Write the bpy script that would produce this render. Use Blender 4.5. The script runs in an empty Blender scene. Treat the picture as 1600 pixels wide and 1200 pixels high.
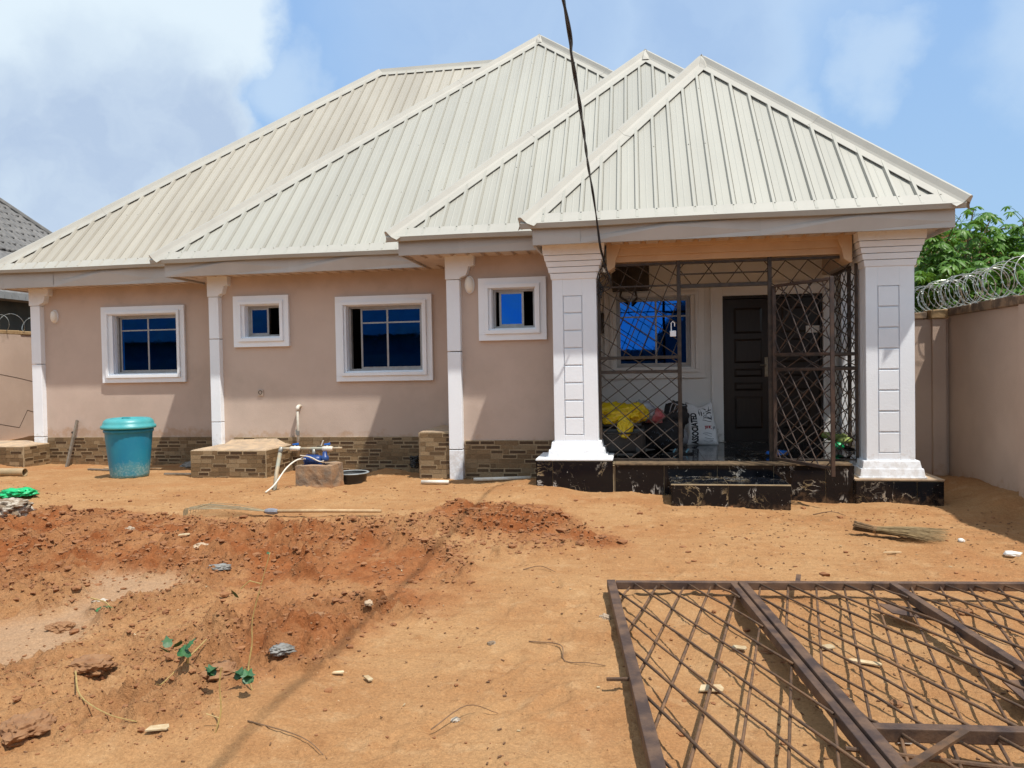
import bpy, bmesh, math, random
import numpy as np
from mathutils import Vector, Matrix, noise as mnoise

random.seed(7); RNG = np.random.default_rng(7)
SC = bpy.context.scene
COL = SC.collection
rad = math.radians

# ------------------------------------------------------------------ camera
cam_d = bpy.data.cameras.new("camera")
cam = bpy.data.objects.new("camera", cam_d); COL.objects.link(cam)
HC, FPX = 1.5, 1200.0
yaw, pit, rol = rad(9.215), rad(-1.253), rad(-0.998)
fw = Vector((-math.sin(yaw)*math.cos(pit), math.cos(yaw)*math.cos(pit), math.sin(pit)))
r0 = Vector((math.cos(yaw), math.sin(yaw), 0)); u0 = r0.cross(fw)
rt = math.cos(rol)*r0 + math.sin(rol)*u0
up = -math.sin(rol)*r0 + math.cos(rol)*u0
cam.matrix_world = Matrix((( rt.x, up.x, -fw.x, 0), (rt.y, up.y, -fw.y, 0), (rt.z, up.z, -fw.z, HC), (0, 0, 0, 1)))
cam_d.sensor_width = 36.0; cam_d.lens = 36.0*FPX/1600.0
cam_d.clip_start = 0.05; cam_d.clip_end = 2000
SC.camera = cam
SC.render.resolution_x, SC.render.resolution_y = 1024, 768

def sky_dir(x, y):          # a compass direction in the sky, from the survey of the photograph
    return (rt*((x-800)/FPX) - up*((y-600)/FPX) + fw).normalized()

# ------------------------------------------------------------------ sky and sun
SUN = Vector((-1.33, 1.0, -3.6)).normalized()         # the way the light travels
SUN_EL = math.asin(-SUN.z); SUN_ROT = math.atan2(-SUN.x, -SUN.y)
w = bpy.data.worlds.new("World"); SC.world = w; w.use_nodes = True
nt = w.node_tree; nt.nodes.clear()
def N(t, kind, **kw):
    n = t.nodes.new(kind)
    for k, v in kw.items(): setattr(n, k, v)
    return n
def setin(t, sock, v):
    if hasattr(v, 'is_linked') or isinstance(v, bpy.types.NodeSocket): t.links.new(v, sock)
    else: sock.default_value = v
def M_(t, op, a, b=None, c=None, clamp=False):
    n = N(t, 'ShaderNodeMath', operation=op); n.use_clamp = clamp
    setin(t, n.inputs[0], a)
    if b is not None: setin(t, n.inputs[1], b)
    if c is not None: setin(t, n.inputs[2], c)
    return n.outputs[0]
def VM(t, op, a, b=None, out=0):
    n = N(t, 'ShaderNodeVectorMath', operation=op); setin(t, n.inputs[0], a)
    if b is not None: setin(t, n.inputs[1], b)
    return n.outputs[out]
def MIX(t, f, a, b, blend='MIX'):
    n = N(t, 'ShaderNodeMix', data_type='RGBA', blend_type=blend)
    setin(t, n.inputs[0], f); setin(t, n.inputs[6], a); setin(t, n.inputs[7], b)
    return n.outputs[2]
def SMOOTH(t, v, lo, hi, a=0.0, b=1.0):
    n = N(t, 'ShaderNodeMapRange', interpolation_type='SMOOTHSTEP')
    setin(t, n.inputs[0], v); n.inputs[1].default_value = lo; n.inputs[2].default_value = hi
    n.inputs[3].default_value = a; n.inputs[4].default_value = b
    return n.outputs[0]
def NOISE(t, vec, scale, detail=3, rough=.55, out='Fac', dist=0.0):
    n = N(t, 'ShaderNodeTexNoise'); 
    if vec is not None: t.links.new(vec, n.inputs['Vector'])
    n.inputs['Scale'].default_value = scale; n.inputs['Detail'].default_value = detail
    n.inputs['Roughness'].default_value = rough; n.inputs['Distortion'].default_value = dist
    return n.outputs[out]
def C4(c): return (c[0], c[1], c[2], 1.0)

sky = N(nt, 'ShaderNodeTexSky'); sky.sky_type = 'NISHITA'; sky.sun_disc = False
sky.sun_elevation = SUN_EL; sky.sun_rotation = SUN_ROT
sky.altitude = 0; sky.air_density = 1.0; sky.dust_density = 1.6; sky.ozone_density = 1.0
tc = N(nt, 'ShaderNodeTexCoord').outputs['Generated']
warp = VM(nt, 'SCALE', VM(nt, 'SUBTRACT', NOISE(nt, tc, 7.5, 7, .56, 'Color'), (.5, .5, .5)), None)
warp.node.inputs['Scale'].default_value = .16
dirw = VM(nt, 'NORMALIZE', VM(nt, 'ADD', tc, warp))
def blobs(lst):
    m = None
    for x, y, r, soft in lst:
        d = VM(nt, 'DOT_PRODUCT', dirw, tuple(sky_dir(x, y)), 1)
        v = SMOOTH(nt, d, math.cos(r*(1+soft)), math.cos(r*(1-soft)))
        m = v if m is None else M_(nt, 'MAXIMUM', m, v)
    return m
big = blobs([(20, -20, .25, .10), (180, 20, .12, .09), (262, 80, .088, .09), (302, 150, .066, .13), (355, 205, .05, .25), (130, 190, .16, .3), (-150, 200, .2, .4), (40, 290, .10, .7)])
veil = blobs([(860, 20, .19, .55), (1090, 20, .13, .4), (1000, -200, .25, .4)])
puff = blobs([(1375, 90, .032, .8), (455, 135, .035, .8), (1230, 165, .03, .9), (1700, 60, .06, .9)])
far = SMOOTH(nt, NOISE(nt, tc, 2.6, 6, .6), .34, .56)  # unseen clouds overhead and behind the camera, thickened to brighten the shaded walls
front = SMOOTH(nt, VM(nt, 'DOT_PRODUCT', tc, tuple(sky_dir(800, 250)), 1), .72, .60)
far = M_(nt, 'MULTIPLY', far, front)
mask = M_(nt, 'MAXIMUM', M_(nt, 'MULTIPLY', big, .97), M_(nt, 'MULTIPLY', veil, .42))
mask = M_(nt, 'MAXIMUM', mask, M_(nt, 'MULTIPLY', puff, .38))
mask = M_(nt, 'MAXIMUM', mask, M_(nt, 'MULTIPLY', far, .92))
shade = blobs([(165, 225, .095, .75), (330, 215, .05, .9), (40, 215, .06, .9), (750, 60, .12, .9), (1100, 40, .06, .9)])
tex = SMOOTH(nt, NOISE(nt, dirw, 7, 5, .6), .3, .7)
shade = M_(nt, 'MULTIPLY', shade, M_(nt, 'MULTIPLY_ADD', tex, .5, .6), clamp=True)
CL_W, CL_S = (7.1, 8.2, 9.0), (4.4, 5.5, 7.2)
cloud_col = MIX(nt, shade, C4(CL_W), C4(CL_S))
pale = MIX(nt, .86, sky.outputs[0], C4((3.1, 5.1, 8.4)))      # humid air: the blue is milky all over
sep = N(nt, 'ShaderNodeSeparateXYZ'); nt.links.new(tc, sep.inputs[0])
low = SMOOTH(nt, sep.outputs[2], .45, .0)
pale = MIX(nt, M_(nt, 'MULTIPLY', low, .6), pale, C4((4.1, 6.1, 7.9)))
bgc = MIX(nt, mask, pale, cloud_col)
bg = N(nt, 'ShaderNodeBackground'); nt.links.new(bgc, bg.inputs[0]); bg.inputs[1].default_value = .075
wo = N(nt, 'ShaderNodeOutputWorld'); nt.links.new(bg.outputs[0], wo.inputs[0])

sun_d = bpy.data.lights.new("sun", 'SUN'); sun_d.energy = 3.35; sun_d.angle = rad(1.0); sun_d.color = (1, .955, .88)
sun = bpy.data.objects.new("sun", sun_d); COL.objects.link(sun)
sun.rotation_euler = SUN.to_track_quat('-Z', 'Y').to_euler(); sun.location = (6, -5, 20)

SC.view_settings.view_transform = 'Standard'; SC.view_settings.look = 'None'
SC.view_settings.exposure = .56; SC.view_settings.gamma = 1.0
SC.view_settings.use_curve_mapping = False

# ------------------------------------------------------------------ materials
MATS = {}
def mat(name, c1, c2=None, scale=6.0, rough=.6, bump=0.0, bscale=40.0, metal=0.0, spec=.5, stain=None, detail=5,
        rvar=0.0, objvar=0.0, ramp=(.35, .65), coat=0.0, trans=0.0, attr=None, stretch=None):
    m = bpy.data.materials.new(name); m.use_nodes = True; t = m.node_tree; t.nodes.clear()
    p = N(t, 'ShaderNodeBsdfPrincipled'); o = N(t, 'ShaderNodeOutputMaterial'); t.links.new(p.outputs[0], o.inputs[0])
    pos = N(t, 'ShaderNodeNewGeometry').outputs['Position']
    if stretch: pos = VM(t, 'MULTIPLY', pos, stretch)
    col = C4(c1)
    if attr:
        a = N(t, 'ShaderNodeAttribute'); a.attribute_name = attr; col = a.outputs['Color']
    if c2 is not None:
        f = SMOOTH(t, NOISE(t, pos, scale, detail, .6), ramp[0], ramp[1])
        if attr: col = MIX(t, f, col, MIX(t, 1.0, col, C4(c2), 'MULTIPLY'))
        else: col = MIX(t, f, col, C4(c2))
    if objvar:
        r = N(t, 'ShaderNodeObjectInfo').outputs['Random']
        k = M_(t, 'MULTIPLY_ADD', r, 2*objvar, 1-objvar)
        cc = N(t, 'ShaderNodeCombineColor'); 
        for i in range(3): t.links.new(k, cc.inputs[i])
        col = MIX(t, 1.0, col, cc.outputs[0], 'MULTIPLY')
    if stain:
        for (sc, z0, z1, amt, scale2, th) in stain:
            s = N(t, 'ShaderNodeSeparateXYZ'); t.links.new(N(t, 'ShaderNodeNewGeometry').outputs['Position'], s.inputs[0])
            h = SMOOTH(t, s.outputs[2], z1, z0)
            f = SMOOTH(t, M_(t, 'ADD', M_(t, 'MULTIPLY', h, .6), NOISE(t, N(t, 'ShaderNodeNewGeometry').outputs['Position'], scale2, 6, .65)), th, th+.25)
            col = MIX(t, M_(t, 'MULTIPLY', f, amt), col, C4(sc))
    setin(t, p.inputs['Base Color'], col)
    p.inputs['Metallic'].default_value = metal
    if rvar: setin(t, p.inputs['Roughness'], M_(t, 'MULTIPLY_ADD', NOISE(t, pos, scale*2.3, 4), rvar*2, rough-rvar))
    else: p.inputs['Roughness'].default_value = rough
    p.inputs['Specular IOR Level'].default_value = spec
    if coat: p.inputs['Coat Weight'].default_value = coat; p.inputs['Coat Roughness'].default_value = .08
    if trans: p.inputs['Transmission Weight'].default_value = trans
    if bump:
        b = N(t, 'ShaderNodeBump'); b.inputs['Strength'].default_value = bump; b.inputs['Distance'].default_value = .01
        t.links.new(NOISE(t, pos, bscale, 5, .6), b.inputs['Height']); t.links.new(b.outputs[0], p.inputs['Normal'])
    MATS[name] = m; return m

DUST = (.42, .24, .12)
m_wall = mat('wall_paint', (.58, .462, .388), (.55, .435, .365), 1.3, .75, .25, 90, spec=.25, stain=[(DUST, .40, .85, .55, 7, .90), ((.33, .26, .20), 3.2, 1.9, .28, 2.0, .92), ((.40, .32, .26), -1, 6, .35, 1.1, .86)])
m_porchwall = mat('porch_wall_paint', (.84, .84, .82), (.80, .80, .78), 1.5, .6, .15, 80, spec=.35, stain=[((.25, .20, .15), .35, .9, .55, 16, .98)])
m_white = mat('white_paint', (.87, .905, .95), (.83, .865, .91), 2.0, .5, .22, 60, spec=.4, stain=[((.52, .47, .42), .3, .95, .45, 14, .98), ((.62, .58, .52), 3.0, 2.3, .3, 11, 1.02)])
m_capwhite = mat('trim_paint', (.80, .82, .84), (.76, .78, .80), 3.0, .5, .1, 70, spec=.4)
m_roof = mat('roof_paint', (.405, .39, .335), (.37, .355, .305), 1.1, .42, .06, 14, spec=.5, objvar=.035, rvar=.06, stretch=(1, .25, .25))
m_roofdusty = mat('dusty_roof_paint', (.42, .385, .32), (.37, .335, .275), 1.3, .5, .06, 14, spec=.4, objvar=.05, rvar=.06, stretch=(1, .25, .25))
m_roofcap = mat('roof_cap_paint', (.41, .39, .34), (.38, .36, .315), 2.2, .6, .06, 20, spec=.5)
m_fascia = mat('fascia_paint', (.50, .475, .445), (.46, .435, .405), 1.7, .5, .05, 30, spec=.4, objvar=.03)
m_soffit = mat('soffit_paint', (.60, .50, .41), (.52, .42, .34), 2.5, .5, .05, 30, spec=.3)
m_beam = mat('beam_paint', (.64, .455, .29), (.58, .40, .25), 2.5, .6, .1, 60, spec=.3)
m_grout = mat('grout', (.42, .33, .21), (.34, .26, .16), 12, .85, .2, 60)
m_brick = mat('dado_brick_face', (.2, .15, .1), (.78, .75, .70), 55, .55, .25, 120, spec=.4, attr='tone', stain=[(DUST, -.12, .32, .35, 10, .98)])
m_marble = None
m_cement = mat('cement', (.50, .36, .23), (.36, .27, .19), 7, .9, .5, 35)
m_nosing = mat('dusty_floor_edge', (.20, .135, .075), (.09, .06, .035), 18, .6, .2, 60)
m_concrete = mat('old_concrete', (.34, .21, .12), (.22, .17, .125), 6, .95, .9, 26, stain=[((.40, .20, .085), -.1, .25, .8, 5, .75)])
m_iron = mat('painted_iron', (.035, .024, .021), (.075, .045, .032), 9, .5, .2, 60, spec=.45, objvar=.12)
m_irondust = mat('dusty_iron', (.06, .038, .031), (.15, .088, .055), 7, .6, .25, 60, spec=.35, objvar=.15)
m_rebar = mat('rusty_bar', (.085, .052, .034), (.17, .09, .045), 14, .7, .35, 110, spec=.3, objvar=.2)
m_gatedark = mat('grille_iron', (.03, .022, .018), (.065, .045, .032), 12, .5, .1, 60, spec=.45)
m_alu = mat('window_alu', (.42, .41, .40), (.36, .35, .34), 8, .35, .05, 30, metal=.35)
m_glass = None
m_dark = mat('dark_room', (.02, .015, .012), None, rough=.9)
m_door = mat('door_leaf', (.012, .0075, .006), (.018, .011, .008), 9, .4, .1, 40, spec=.5, stretch=(4, 4, .6))
m_brass = mat('handle_metal', (.35, .31, .24), (.25, .22, .17), 20, .35, metal=.8)
m_bin = mat('bin_plastic', (.012, .20, .33), (.018, .235, .35), 3.2, .42, .1, 50, spec=.4, stain=[((.16, .33, .30), .0, .55, .5, 4, .85), ((.62, .66, .62), .0, .8, .35, 38, 1.02)])
m_binlid = mat('bin_lid_plastic', (.055, .32, .34), (.085, .36, .37), 5, .38, .1, 50, spec=.4)
m_pvc = mat('grey_pvc', (.50, .46, .40), (.42, .37, .29), 9, .5, .05, 40)
m_pvcgreen = mat('dusty_pvc', (.30, .30, .24), (.40, .30, .19), 7, .6, .1, 40)
m_pvcwhite = mat('white_pvc', (.74, .70, .62), (.66, .58, .46), 9, .45, .05, 40)
m_olive = mat('large_pvc', (.33, .25, .14), (.42, .29, .16), 7, .55, .1, 40)
m_blue = mat('blue_enamel', (.008, .04, .19), (.02, .06, .2), 9, .4, .05, 40)
m_blueplastic = mat('blue_plastic', (.01, .14, .55), None, rough=.4)
m_steel = mat('galvanised', (.26, .27, .27), (.38, .34, .27), 14, .5, .1, 60, metal=.5)
m_basin = mat('black_plastic', (.018, .018, .019), (.03, .03, .03), 5, .4, .05, 40)
m_basinrim = mat('grey_rim', (.30, .33, .34), (.22, .24, .24), 8, .45)
m_wood = mat('pale_wood', (.52, .36, .20), (.42, .27, .14), 12, .75, .2, 80)
m_greywood = mat('grey_wood', (.20, .165, .13), (.13, .105, .08), 12, .8, .2, 80)
m_straw = mat('palm_straw', (.30, .21, .10), (.19, .125, .055), 22, .8, objvar=.2)
m_strawdark = mat('broom_handle_straw', (.20, .115, .05), (.12, .07, .03), 30, .8)
m_wirerake = mat('rake_wire', (.36, .28, .16), (.24, .20, .13), 22, .6)
m_tape = mat('grey_tape', (.24, .25, .28), (.17, .17, .2), 20, .5)
m_yellow = mat('yellow_sheet', (.66, .50, .01), (.58, .40, .008), 9, .35, .25, 24, spec=.5)
m_black = mat('black_shell', (.012, .012, .013), (.02, .02, .02), 8, .45, .1, 40)
m_blackcloth = mat('black_cloth', (.018, .017, .018), (.03, .028, .03), 14, .85, .4, 60)
m_clearbag = mat('cloudy_plastic', (.36, .37, .40), (.26, .27, .30), 8, .25, .4, 18, spec=.6)
m_redbag = mat('red_plastic', (.50, .09, .10), (.6, .25, .25), 9, .4, .2, 20)
m_sack = mat('woven_sack', (.86, .89, .92), (.80, .83, .86), 6, .6, .35, 26, spec=.35)
m_ink = mat('sack_ink', (.015, .02, .03), None, rough=.7)
m_inkgrey = mat('sack_ink_grey', (.07, .10, .14), (.16, .2, .25), 30, .7)
m_inkred = mat('sack_ink_red', (.36, .06, .07), None, rough=.7)
m_greencloth = mat('green_plastic', (.01, .50, .17), (.012, .42, .14), 9, .4, .3, 30)
m_greenveg = mat('pale_green_leaf', (.30, .36, .10), (.20, .28, .07), 20, .6)
m_rubble = mat('rubble', (.50, .44, .36), (.20, .14, .09), 9, .95, .9, 30, ramp=(.38, .58))
m_clod = mat('earth_clod', (.285, .128, .053), (.205, .083, .032), 9, .95, .7, 60, objvar=.15)
m_lump = mat('earth_lump', (.30, .155, .072), (.235, .11, .048), 14, .95, 1.0, 45, detail=8)
m_grit = mat('sandy_grit', (.36, .20, .095), (.22, .105, .045), 30, .9)
m_chip = mat('pale_chip', (.50, .40, .25), (.40, .28, .15), 20, .8, objvar=.2)
m_paper = mat('white_paper', (.78, .76, .72), (.7, .68, .62), 9, .7)
m_foil = mat('grey_foil', (.27, .26, .24), (.18, .17, .15), 14, .75, .3, 30)
m_leafgreen = mat('seedling_leaf', (.035, .13, .03), (.022, .09, .03), 30, .5, .1, 50, objvar=.3)
m_vinestem = mat('seedling_stem', (.42, .30, .10), (.34, .22, .08), 30, .6)
m_litter = mat('dry_litter', (.20, .10, .045), (.12, .06, .03), 30, .9, objvar=.1)
m_twig = mat('twig', (.22, .13, .07), (.15, .085, .045), 30, .85)
m_cable = mat('cable_sheath', (.012, .010, .012), None, rough=.5)
m_razor = mat('razor_wire_steel', (.46, .48, .46), (.30, .32, .30), 40, .35, metal=.7)
m_coping = mat('mossy_coping', (.30, .20, .12), (.13, .09, .06), 6, .95, .6, 30, ramp=(.38, .6))
m_copingnew = mat('coping_block', (.42, .28, .14), (.33, .21, .10), 9, .95, .5, 30)
m_fence = mat('yard_wall_paint', (.56, .425, .335), (.50, .375, .295), 1.2, .85, .3, 70, spec=.2, stain=[((.37, .21, .11), -.1, .5, .5, 5, .9), ((.33, .24, .17), 2.4, 1.7, .4, 4, .98)])
m_nbroof = mat('stone_coated_tile', (.17, .16, .15), (.115, .11, .105), 6, .75, .3, 90, objvar=.1)
m_nbwall = mat('raw_render', (.05, .06, .06), (.075, .085, .08), 2, .9, .3, 50)
m_nbcream = mat('cream_render', (.62, .46, .28), (.55, .40, .24), 1.6, .85, .2, 50)
m_zinc = mat('zinc_sheet', (.24, .235, .225), (.19, .185, .175), 2, .55, metal=.2)
m_bark = mat('cassava_bark', (.20, .15, .09), (.13, .095, .055), 20, .85, .3, 50)
m_lens = mat('lamp_lens', (.88, .84, .76), (.80, .76, .68), 9, .45)
m_socket = mat('socket_plastic', (.50, .40, .32), None, rough=.6)
m_dark2 = mat('dark_hole', (.015, .012, .01), None, rough=.95)
m_boxmetal = mat('meter_box_paint', (.05, .042, .036), (.07, .055, .045), 8, .6)
m_towel = mat('reflecting_water', (.1, .1, .1), None)
m_slipper = mat('slipper_rubber', (.20, .40, .48), None, rough=.6)

def leafmat(name, c, back):
    m = bpy.data.materials.new(name); m.use_nodes = True; t = m.node_tree; t.nodes.clear()
    o = N(t, 'ShaderNodeOutputMaterial'); p = N(t, 'ShaderNodeBsdfPrincipled'); tr = N(t, 'ShaderNodeBsdfTranslucent'); mx = N(t, 'ShaderNodeMixShader')
    r = N(t, 'ShaderNodeObjectInfo').outputs['Random']
    pos = N(t, 'ShaderNodeNewGeometry').outputs['Position']
    f = M_(t, 'MULTIPLY_ADD', NOISE(t, pos, 2.2, 3), 1.2, M_(t, 'MULTIPLY_ADD', r, .5, -.35), clamp=True)
    col = MIX(t, f, C4(c), C4(back))
    t.links.new(col, p.inputs['Base Color']); p.inputs['Roughness'].default_value = .45; p.inputs['Specular IOR Level'].default_value = .4
    t.links.new(MIX(t, .5, col, C4((.16, .32, .03))), tr.inputs[0])
    mx.inputs[0].default_value = .32; t.links.new(p.outputs[0], mx.inputs[1]); t.links.new(tr.outputs[0], mx.inputs[2]); t.links.new(mx.outputs[0], o.inputs[0])
    return m
m_leaf = leafmat('cassava_leaf', (.058, .155, .02), (.15, .29, .036))

def marble():
    m = bpy.data.materials.new('black_marble'); m.use_nodes = True; t = m.node_tree; t.nodes.clear()
    p = N(t, 'ShaderNodeBsdfPrincipled'); o = N(t, 'ShaderNodeOutputMaterial'); t.links.new(p.outputs[0], o.inputs[0])
    pos = N(t, 'ShaderNodeNewGeometry').outputs['Position']
    r = N(t, 'ShaderNodeObjectInfo').outputs['Random']
    off = N(t, 'ShaderNodeCombineXYZ'); t.links.new(M_(t, 'MULTIPLY', r, 37.0), off.inputs[0]); t.links.new(M_(t, 'MULTIPLY', r, 13.0), off.inputs[2])
    q = VM(t, 'ADD', pos, off.outputs[0])
    n1 = NOISE(t, q, 2.1, 8, .62, dist=1.2)
    v = M_(t, 'SUBTRACT', 1.0, M_(t, 'MULTIPLY', M_(t, 'ABSOLUTE', M_(t, 'SUBTRACT', n1, .5)), 75.0), clamp=True)
    v = M_(t, 'MULTIPLY', v, SMOOTH(t, NOISE(t, q, 3.1, 3), .50, .62))
    n2 = NOISE(t, VM(t, 'ADD', q, (5, 3, 1)), 6, 6, .6, dist=.8)
    v2 = M_(t, 'MULTIPLY', M_(t, 'SUBTRACT', 1.0, M_(t, 'MULTIPLY', M_(t, 'ABSOLUTE', M_(t, 'SUBTRACT', n2, .5)), 60.0), clamp=True), SMOOTH(t, NOISE(t, q, 2.0, 2), .55, .66))
    f = M_(t, 'MAXIMUM', v, M_(t, 'MULTIPLY', v2, .8))
    f = M_(t, 'MAXIMUM', f, M_(t, 'MULTIPLY', SMOOTH(t, NOISE(t, q, 42, 3, .6), .68, .72), SMOOTH(t, NOISE(t, q, 3.4, 3), .48, .6)))
    vein = MIX(t, SMOOTH(t, NOISE(t, q, 4, 2), .4, .6), C4((.62, .60, .56)), C4((.40, .30, .17)))
    col = MIX(t, f, C4((.006, .007, .010)), vein)
    s = N(t, 'ShaderNodeSeparateXYZ'); t.links.new(pos, s.inputs[0])
    du = SMOOTH(t, M_(t, 'ADD', M_(t, 'MULTIPLY', SMOOTH(t, s.outputs[2], .25, -.12), .5), NOISE(t, pos, 11, 6, .65)), .85, 1.1)
    col = MIX(t, M_(t, 'MULTIPLY', du, .22), col, C4(DUST))
    t.links.new(col, p.inputs['Base Color']); p.inputs['Specular IOR Level'].default_value = .28
    setin(t, p.inputs['Roughness'], M_(t, 'MULTIPLY_ADD', du, .5, .10))
    return m
m_marble = marble()
def glass():
    m = bpy.data.materials.new('blue_reflective_glass'); m.use_nodes = True; t = m.node_tree; t.nodes.clear()
    p = N(t, 'ShaderNodeBsdfPrincipled'); o = N(t, 'ShaderNodeOutputMaterial'); t.links.new(p.outputs[0], o.inputs[0])
    pos = N(t, 'ShaderNodeNewGeometry').outputs['Position']
    p.inputs['Metallic'].default_value = 1.0
    setin(t, p.inputs['Base Color'], MIX(t, SMOOTH(t, NOISE(t, pos, 2.6, 6, .65), .38, .68), C4((.008, .095, .40)), C4((.016, .105, .34)))); setin(t, p.inputs['Roughness'], M_(t, 'MULTIPLY_ADD', SMOOTH(t, NOISE(t, pos, 9, 6, .7), .5, .75), .10, .02))
    b = N(t, 'ShaderNodeBump'); b.inputs['Strength'].default_value = .035; b.inputs['Distance'].default_value = .01
    t.links.new(NOISE(t, pos, 4, 2), b.inputs['Height']); t.links.new(b.outputs[0], p.inputs['Normal'])
    return m
m_glass = glass()

# ------------------------------------------------------------------ building helpers
OFF = {}
class B:
    def __init__(s): s.v = []; s.f = []; s.c = []
    def add(s, vs, fs, c=None):
        o = len(s.v); s.v += [tuple(p) for p in vs]; s.f += [tuple(i+o for i in f) for f in fs]
        if c is not None: s.c += [c]*len(fs)
        return s
    def box(s, x0, x1, y0, y1, z0, z1, c=None):
        return s.add([(x0,y0,z0),(x1,y0,z0),(x1,y1,z0),(x0,y1,z0),(x0,y0,z1),(x1,y0,z1),(x1,y1,z1),(x0,y1,z1)],
                     [(0,3,2,1),(4,5,6,7),(0,1,5,4),(1,2,6,5),(2,3,7,6),(3,0,4,7)], c)
    def hexa(s, lo, hi):      # four bottom points, four top points, same winding
        return s.add(list(lo)+list(hi), [(0,3,2,1),(4,5,6,7),(0,1,5,4),(1,2,6,5),(2,3,7,6),(3,0,4,7)])
    def poly_y(s, pts, y0, y1):   # outline in x-z, extruded along y
        n = len(pts)
        s.add([(x,y0,z) for x,z in pts]+[(x,y1,z) for x,z in pts],
              [tuple(range(n)), tuple(range(2*n-1, n-1, -1))]+[(i, i+n, (i+1)%n+n, (i+1)%n) for i in range(n)]); return s
    def bar(s, a, b, wx, wy, upv=(0,0,1)):   # square bar between two points
        a, b = Vector(a), Vector(b); d = (b-a).normalized(); u = Vector(upv)
        if abs(d.dot(u)) > .98: u = Vector((0,1,0))
        sx = d.cross(u).normalized(); sy = sx.cross(d).normalized()
        P = []
        for p in (a, b):
            for i, j in ((-1,-1),(1,-1),(1,1),(-1,1)): P.append(p+sx*(i*wx/2)+sy*(j*wy/2))
        return s.add(P, [(0,1,2,3),(7,6,5,4),(0,4,5,1),(1,5,6,2),(2,6,7,3),(3,7,4,0)])
    def tube(s, pts, r, n=8, cap=True):
        pts = [Vector(p) for p in pts]; rs = r if isinstance(r, (list, tuple)) else [r]*len(pts)
        V = []; F = []; ref = None
        for i, p in enumerate(pts):
            d = (pts[min(i+1, len(pts)-1)]-pts[max(i-1, 0)]).normalized()
            if ref is None:
                ref = Vector((0,0,1)) if abs(d.z) < .9 else Vector((1,0,0))
            a = d.cross(ref).normalized(); b = a.cross(d).normalized(); ref = b
            for k in range(n):
                t = 2*math.pi*k/n; V.append(p+(a*math.cos(t)+b*math.sin(t))*rs[i])
        for i in range(len(pts)-1):
            for k in range(n): F.append((i*n+k, i*n+(k+1)%n, (i+1)*n+(k+1)%n, (i+1)*n+k))
        if cap: F.append(tuple(range(n-1,-1,-1))); F.append(tuple(range((len(pts)-1)*n, len(pts)*n)))
        return s.add(V, F)
    def lathe(s, prof, cx, cy, n=32, sx=1.0, sy=1.0):
        V = []; F = []
        for r, z in prof:
            for k in range(n):
                t = 2*math.pi*k/n; V.append((cx+r*sx*math.cos(t), cy+r*sy*math.sin(t), z))
        for i in range(len(prof)-1):
            for k in range(n): F.append((i*n+k, i*n+(k+1)%n, (i+1)*n+(k+1)%n, (i+1)*n+k))
        return s.add(V, F)
    def mesh(s, name, off=(0,0,0)):
        me = bpy.data.meshes.new(name)
        ox, oy, oz = off
        me.from_pydata([(x-ox, y-oy, z-oz) for x, y, z in s.v], [], s.f); me.validate()
        if s.c and len(s.c) == len(s.f):
            a = me.attributes.new('tone', 'FLOAT_COLOR', 'FACE')
            a.data.foreach_set('color', np.array([list(c)+[1.0] for c in s.c], dtype=np.float32).ravel())
        me.update(); return me

def link(name, me, material=None, parent=None, smooth=False, bevel=0.0, loc=None, stuff=False, kind=None):
    o = bpy.data.objects.new(name, me); COL.objects.link(o)
    if material is not None:
        me.materials.clear(); me.materials.append(material)
    if smooth: me.polygons.foreach_set('use_smooth', [True]*len(me.polygons))
    if bevel:
        b = o.modifiers.new('edge', 'BEVEL'); b.width = bevel; b.segments = 2; b.limit_method = 'ANGLE'; b.angle_limit = rad(40)
    if parent is not None: o.parent = parent; OFF[o] = OFF[parent]
    else: OFF[o] = Vector((0,0,0))
    if loc is not None: o.location = loc
    if stuff: o['kind'] = 'stuff'
    if kind: o['kind'] = kind
    return o
def build(name, b, material, parent=None, **kw):
    off = OFF[parent] if parent is not None else Vector((0,0,0))
    return link(name, b.mesh(name, off), material, parent, **kw)
def tag(o, label, cat, group=None):
    o['label'] = label; o['category'] = cat
    if group: o['group'] = group
    return o
def thing(name, label, cat, loc=(0,0,0), group=None):
    o = bpy.data.objects.new(name, None); COL.objects.link(o); o.location = loc; o.empty_display_size = .2
    OFF[o] = Vector(loc); return tag(o, label, cat, group)
def solo(name, b, material, label, cat, base, group=None, **kw):    # a thing that is one mesh
    me = b.mesh(name, base); o = link(name, me, material, None, **kw); o.location = base; OFF[o] = Vector(base)
    return tag(o, label, cat, group)
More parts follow.
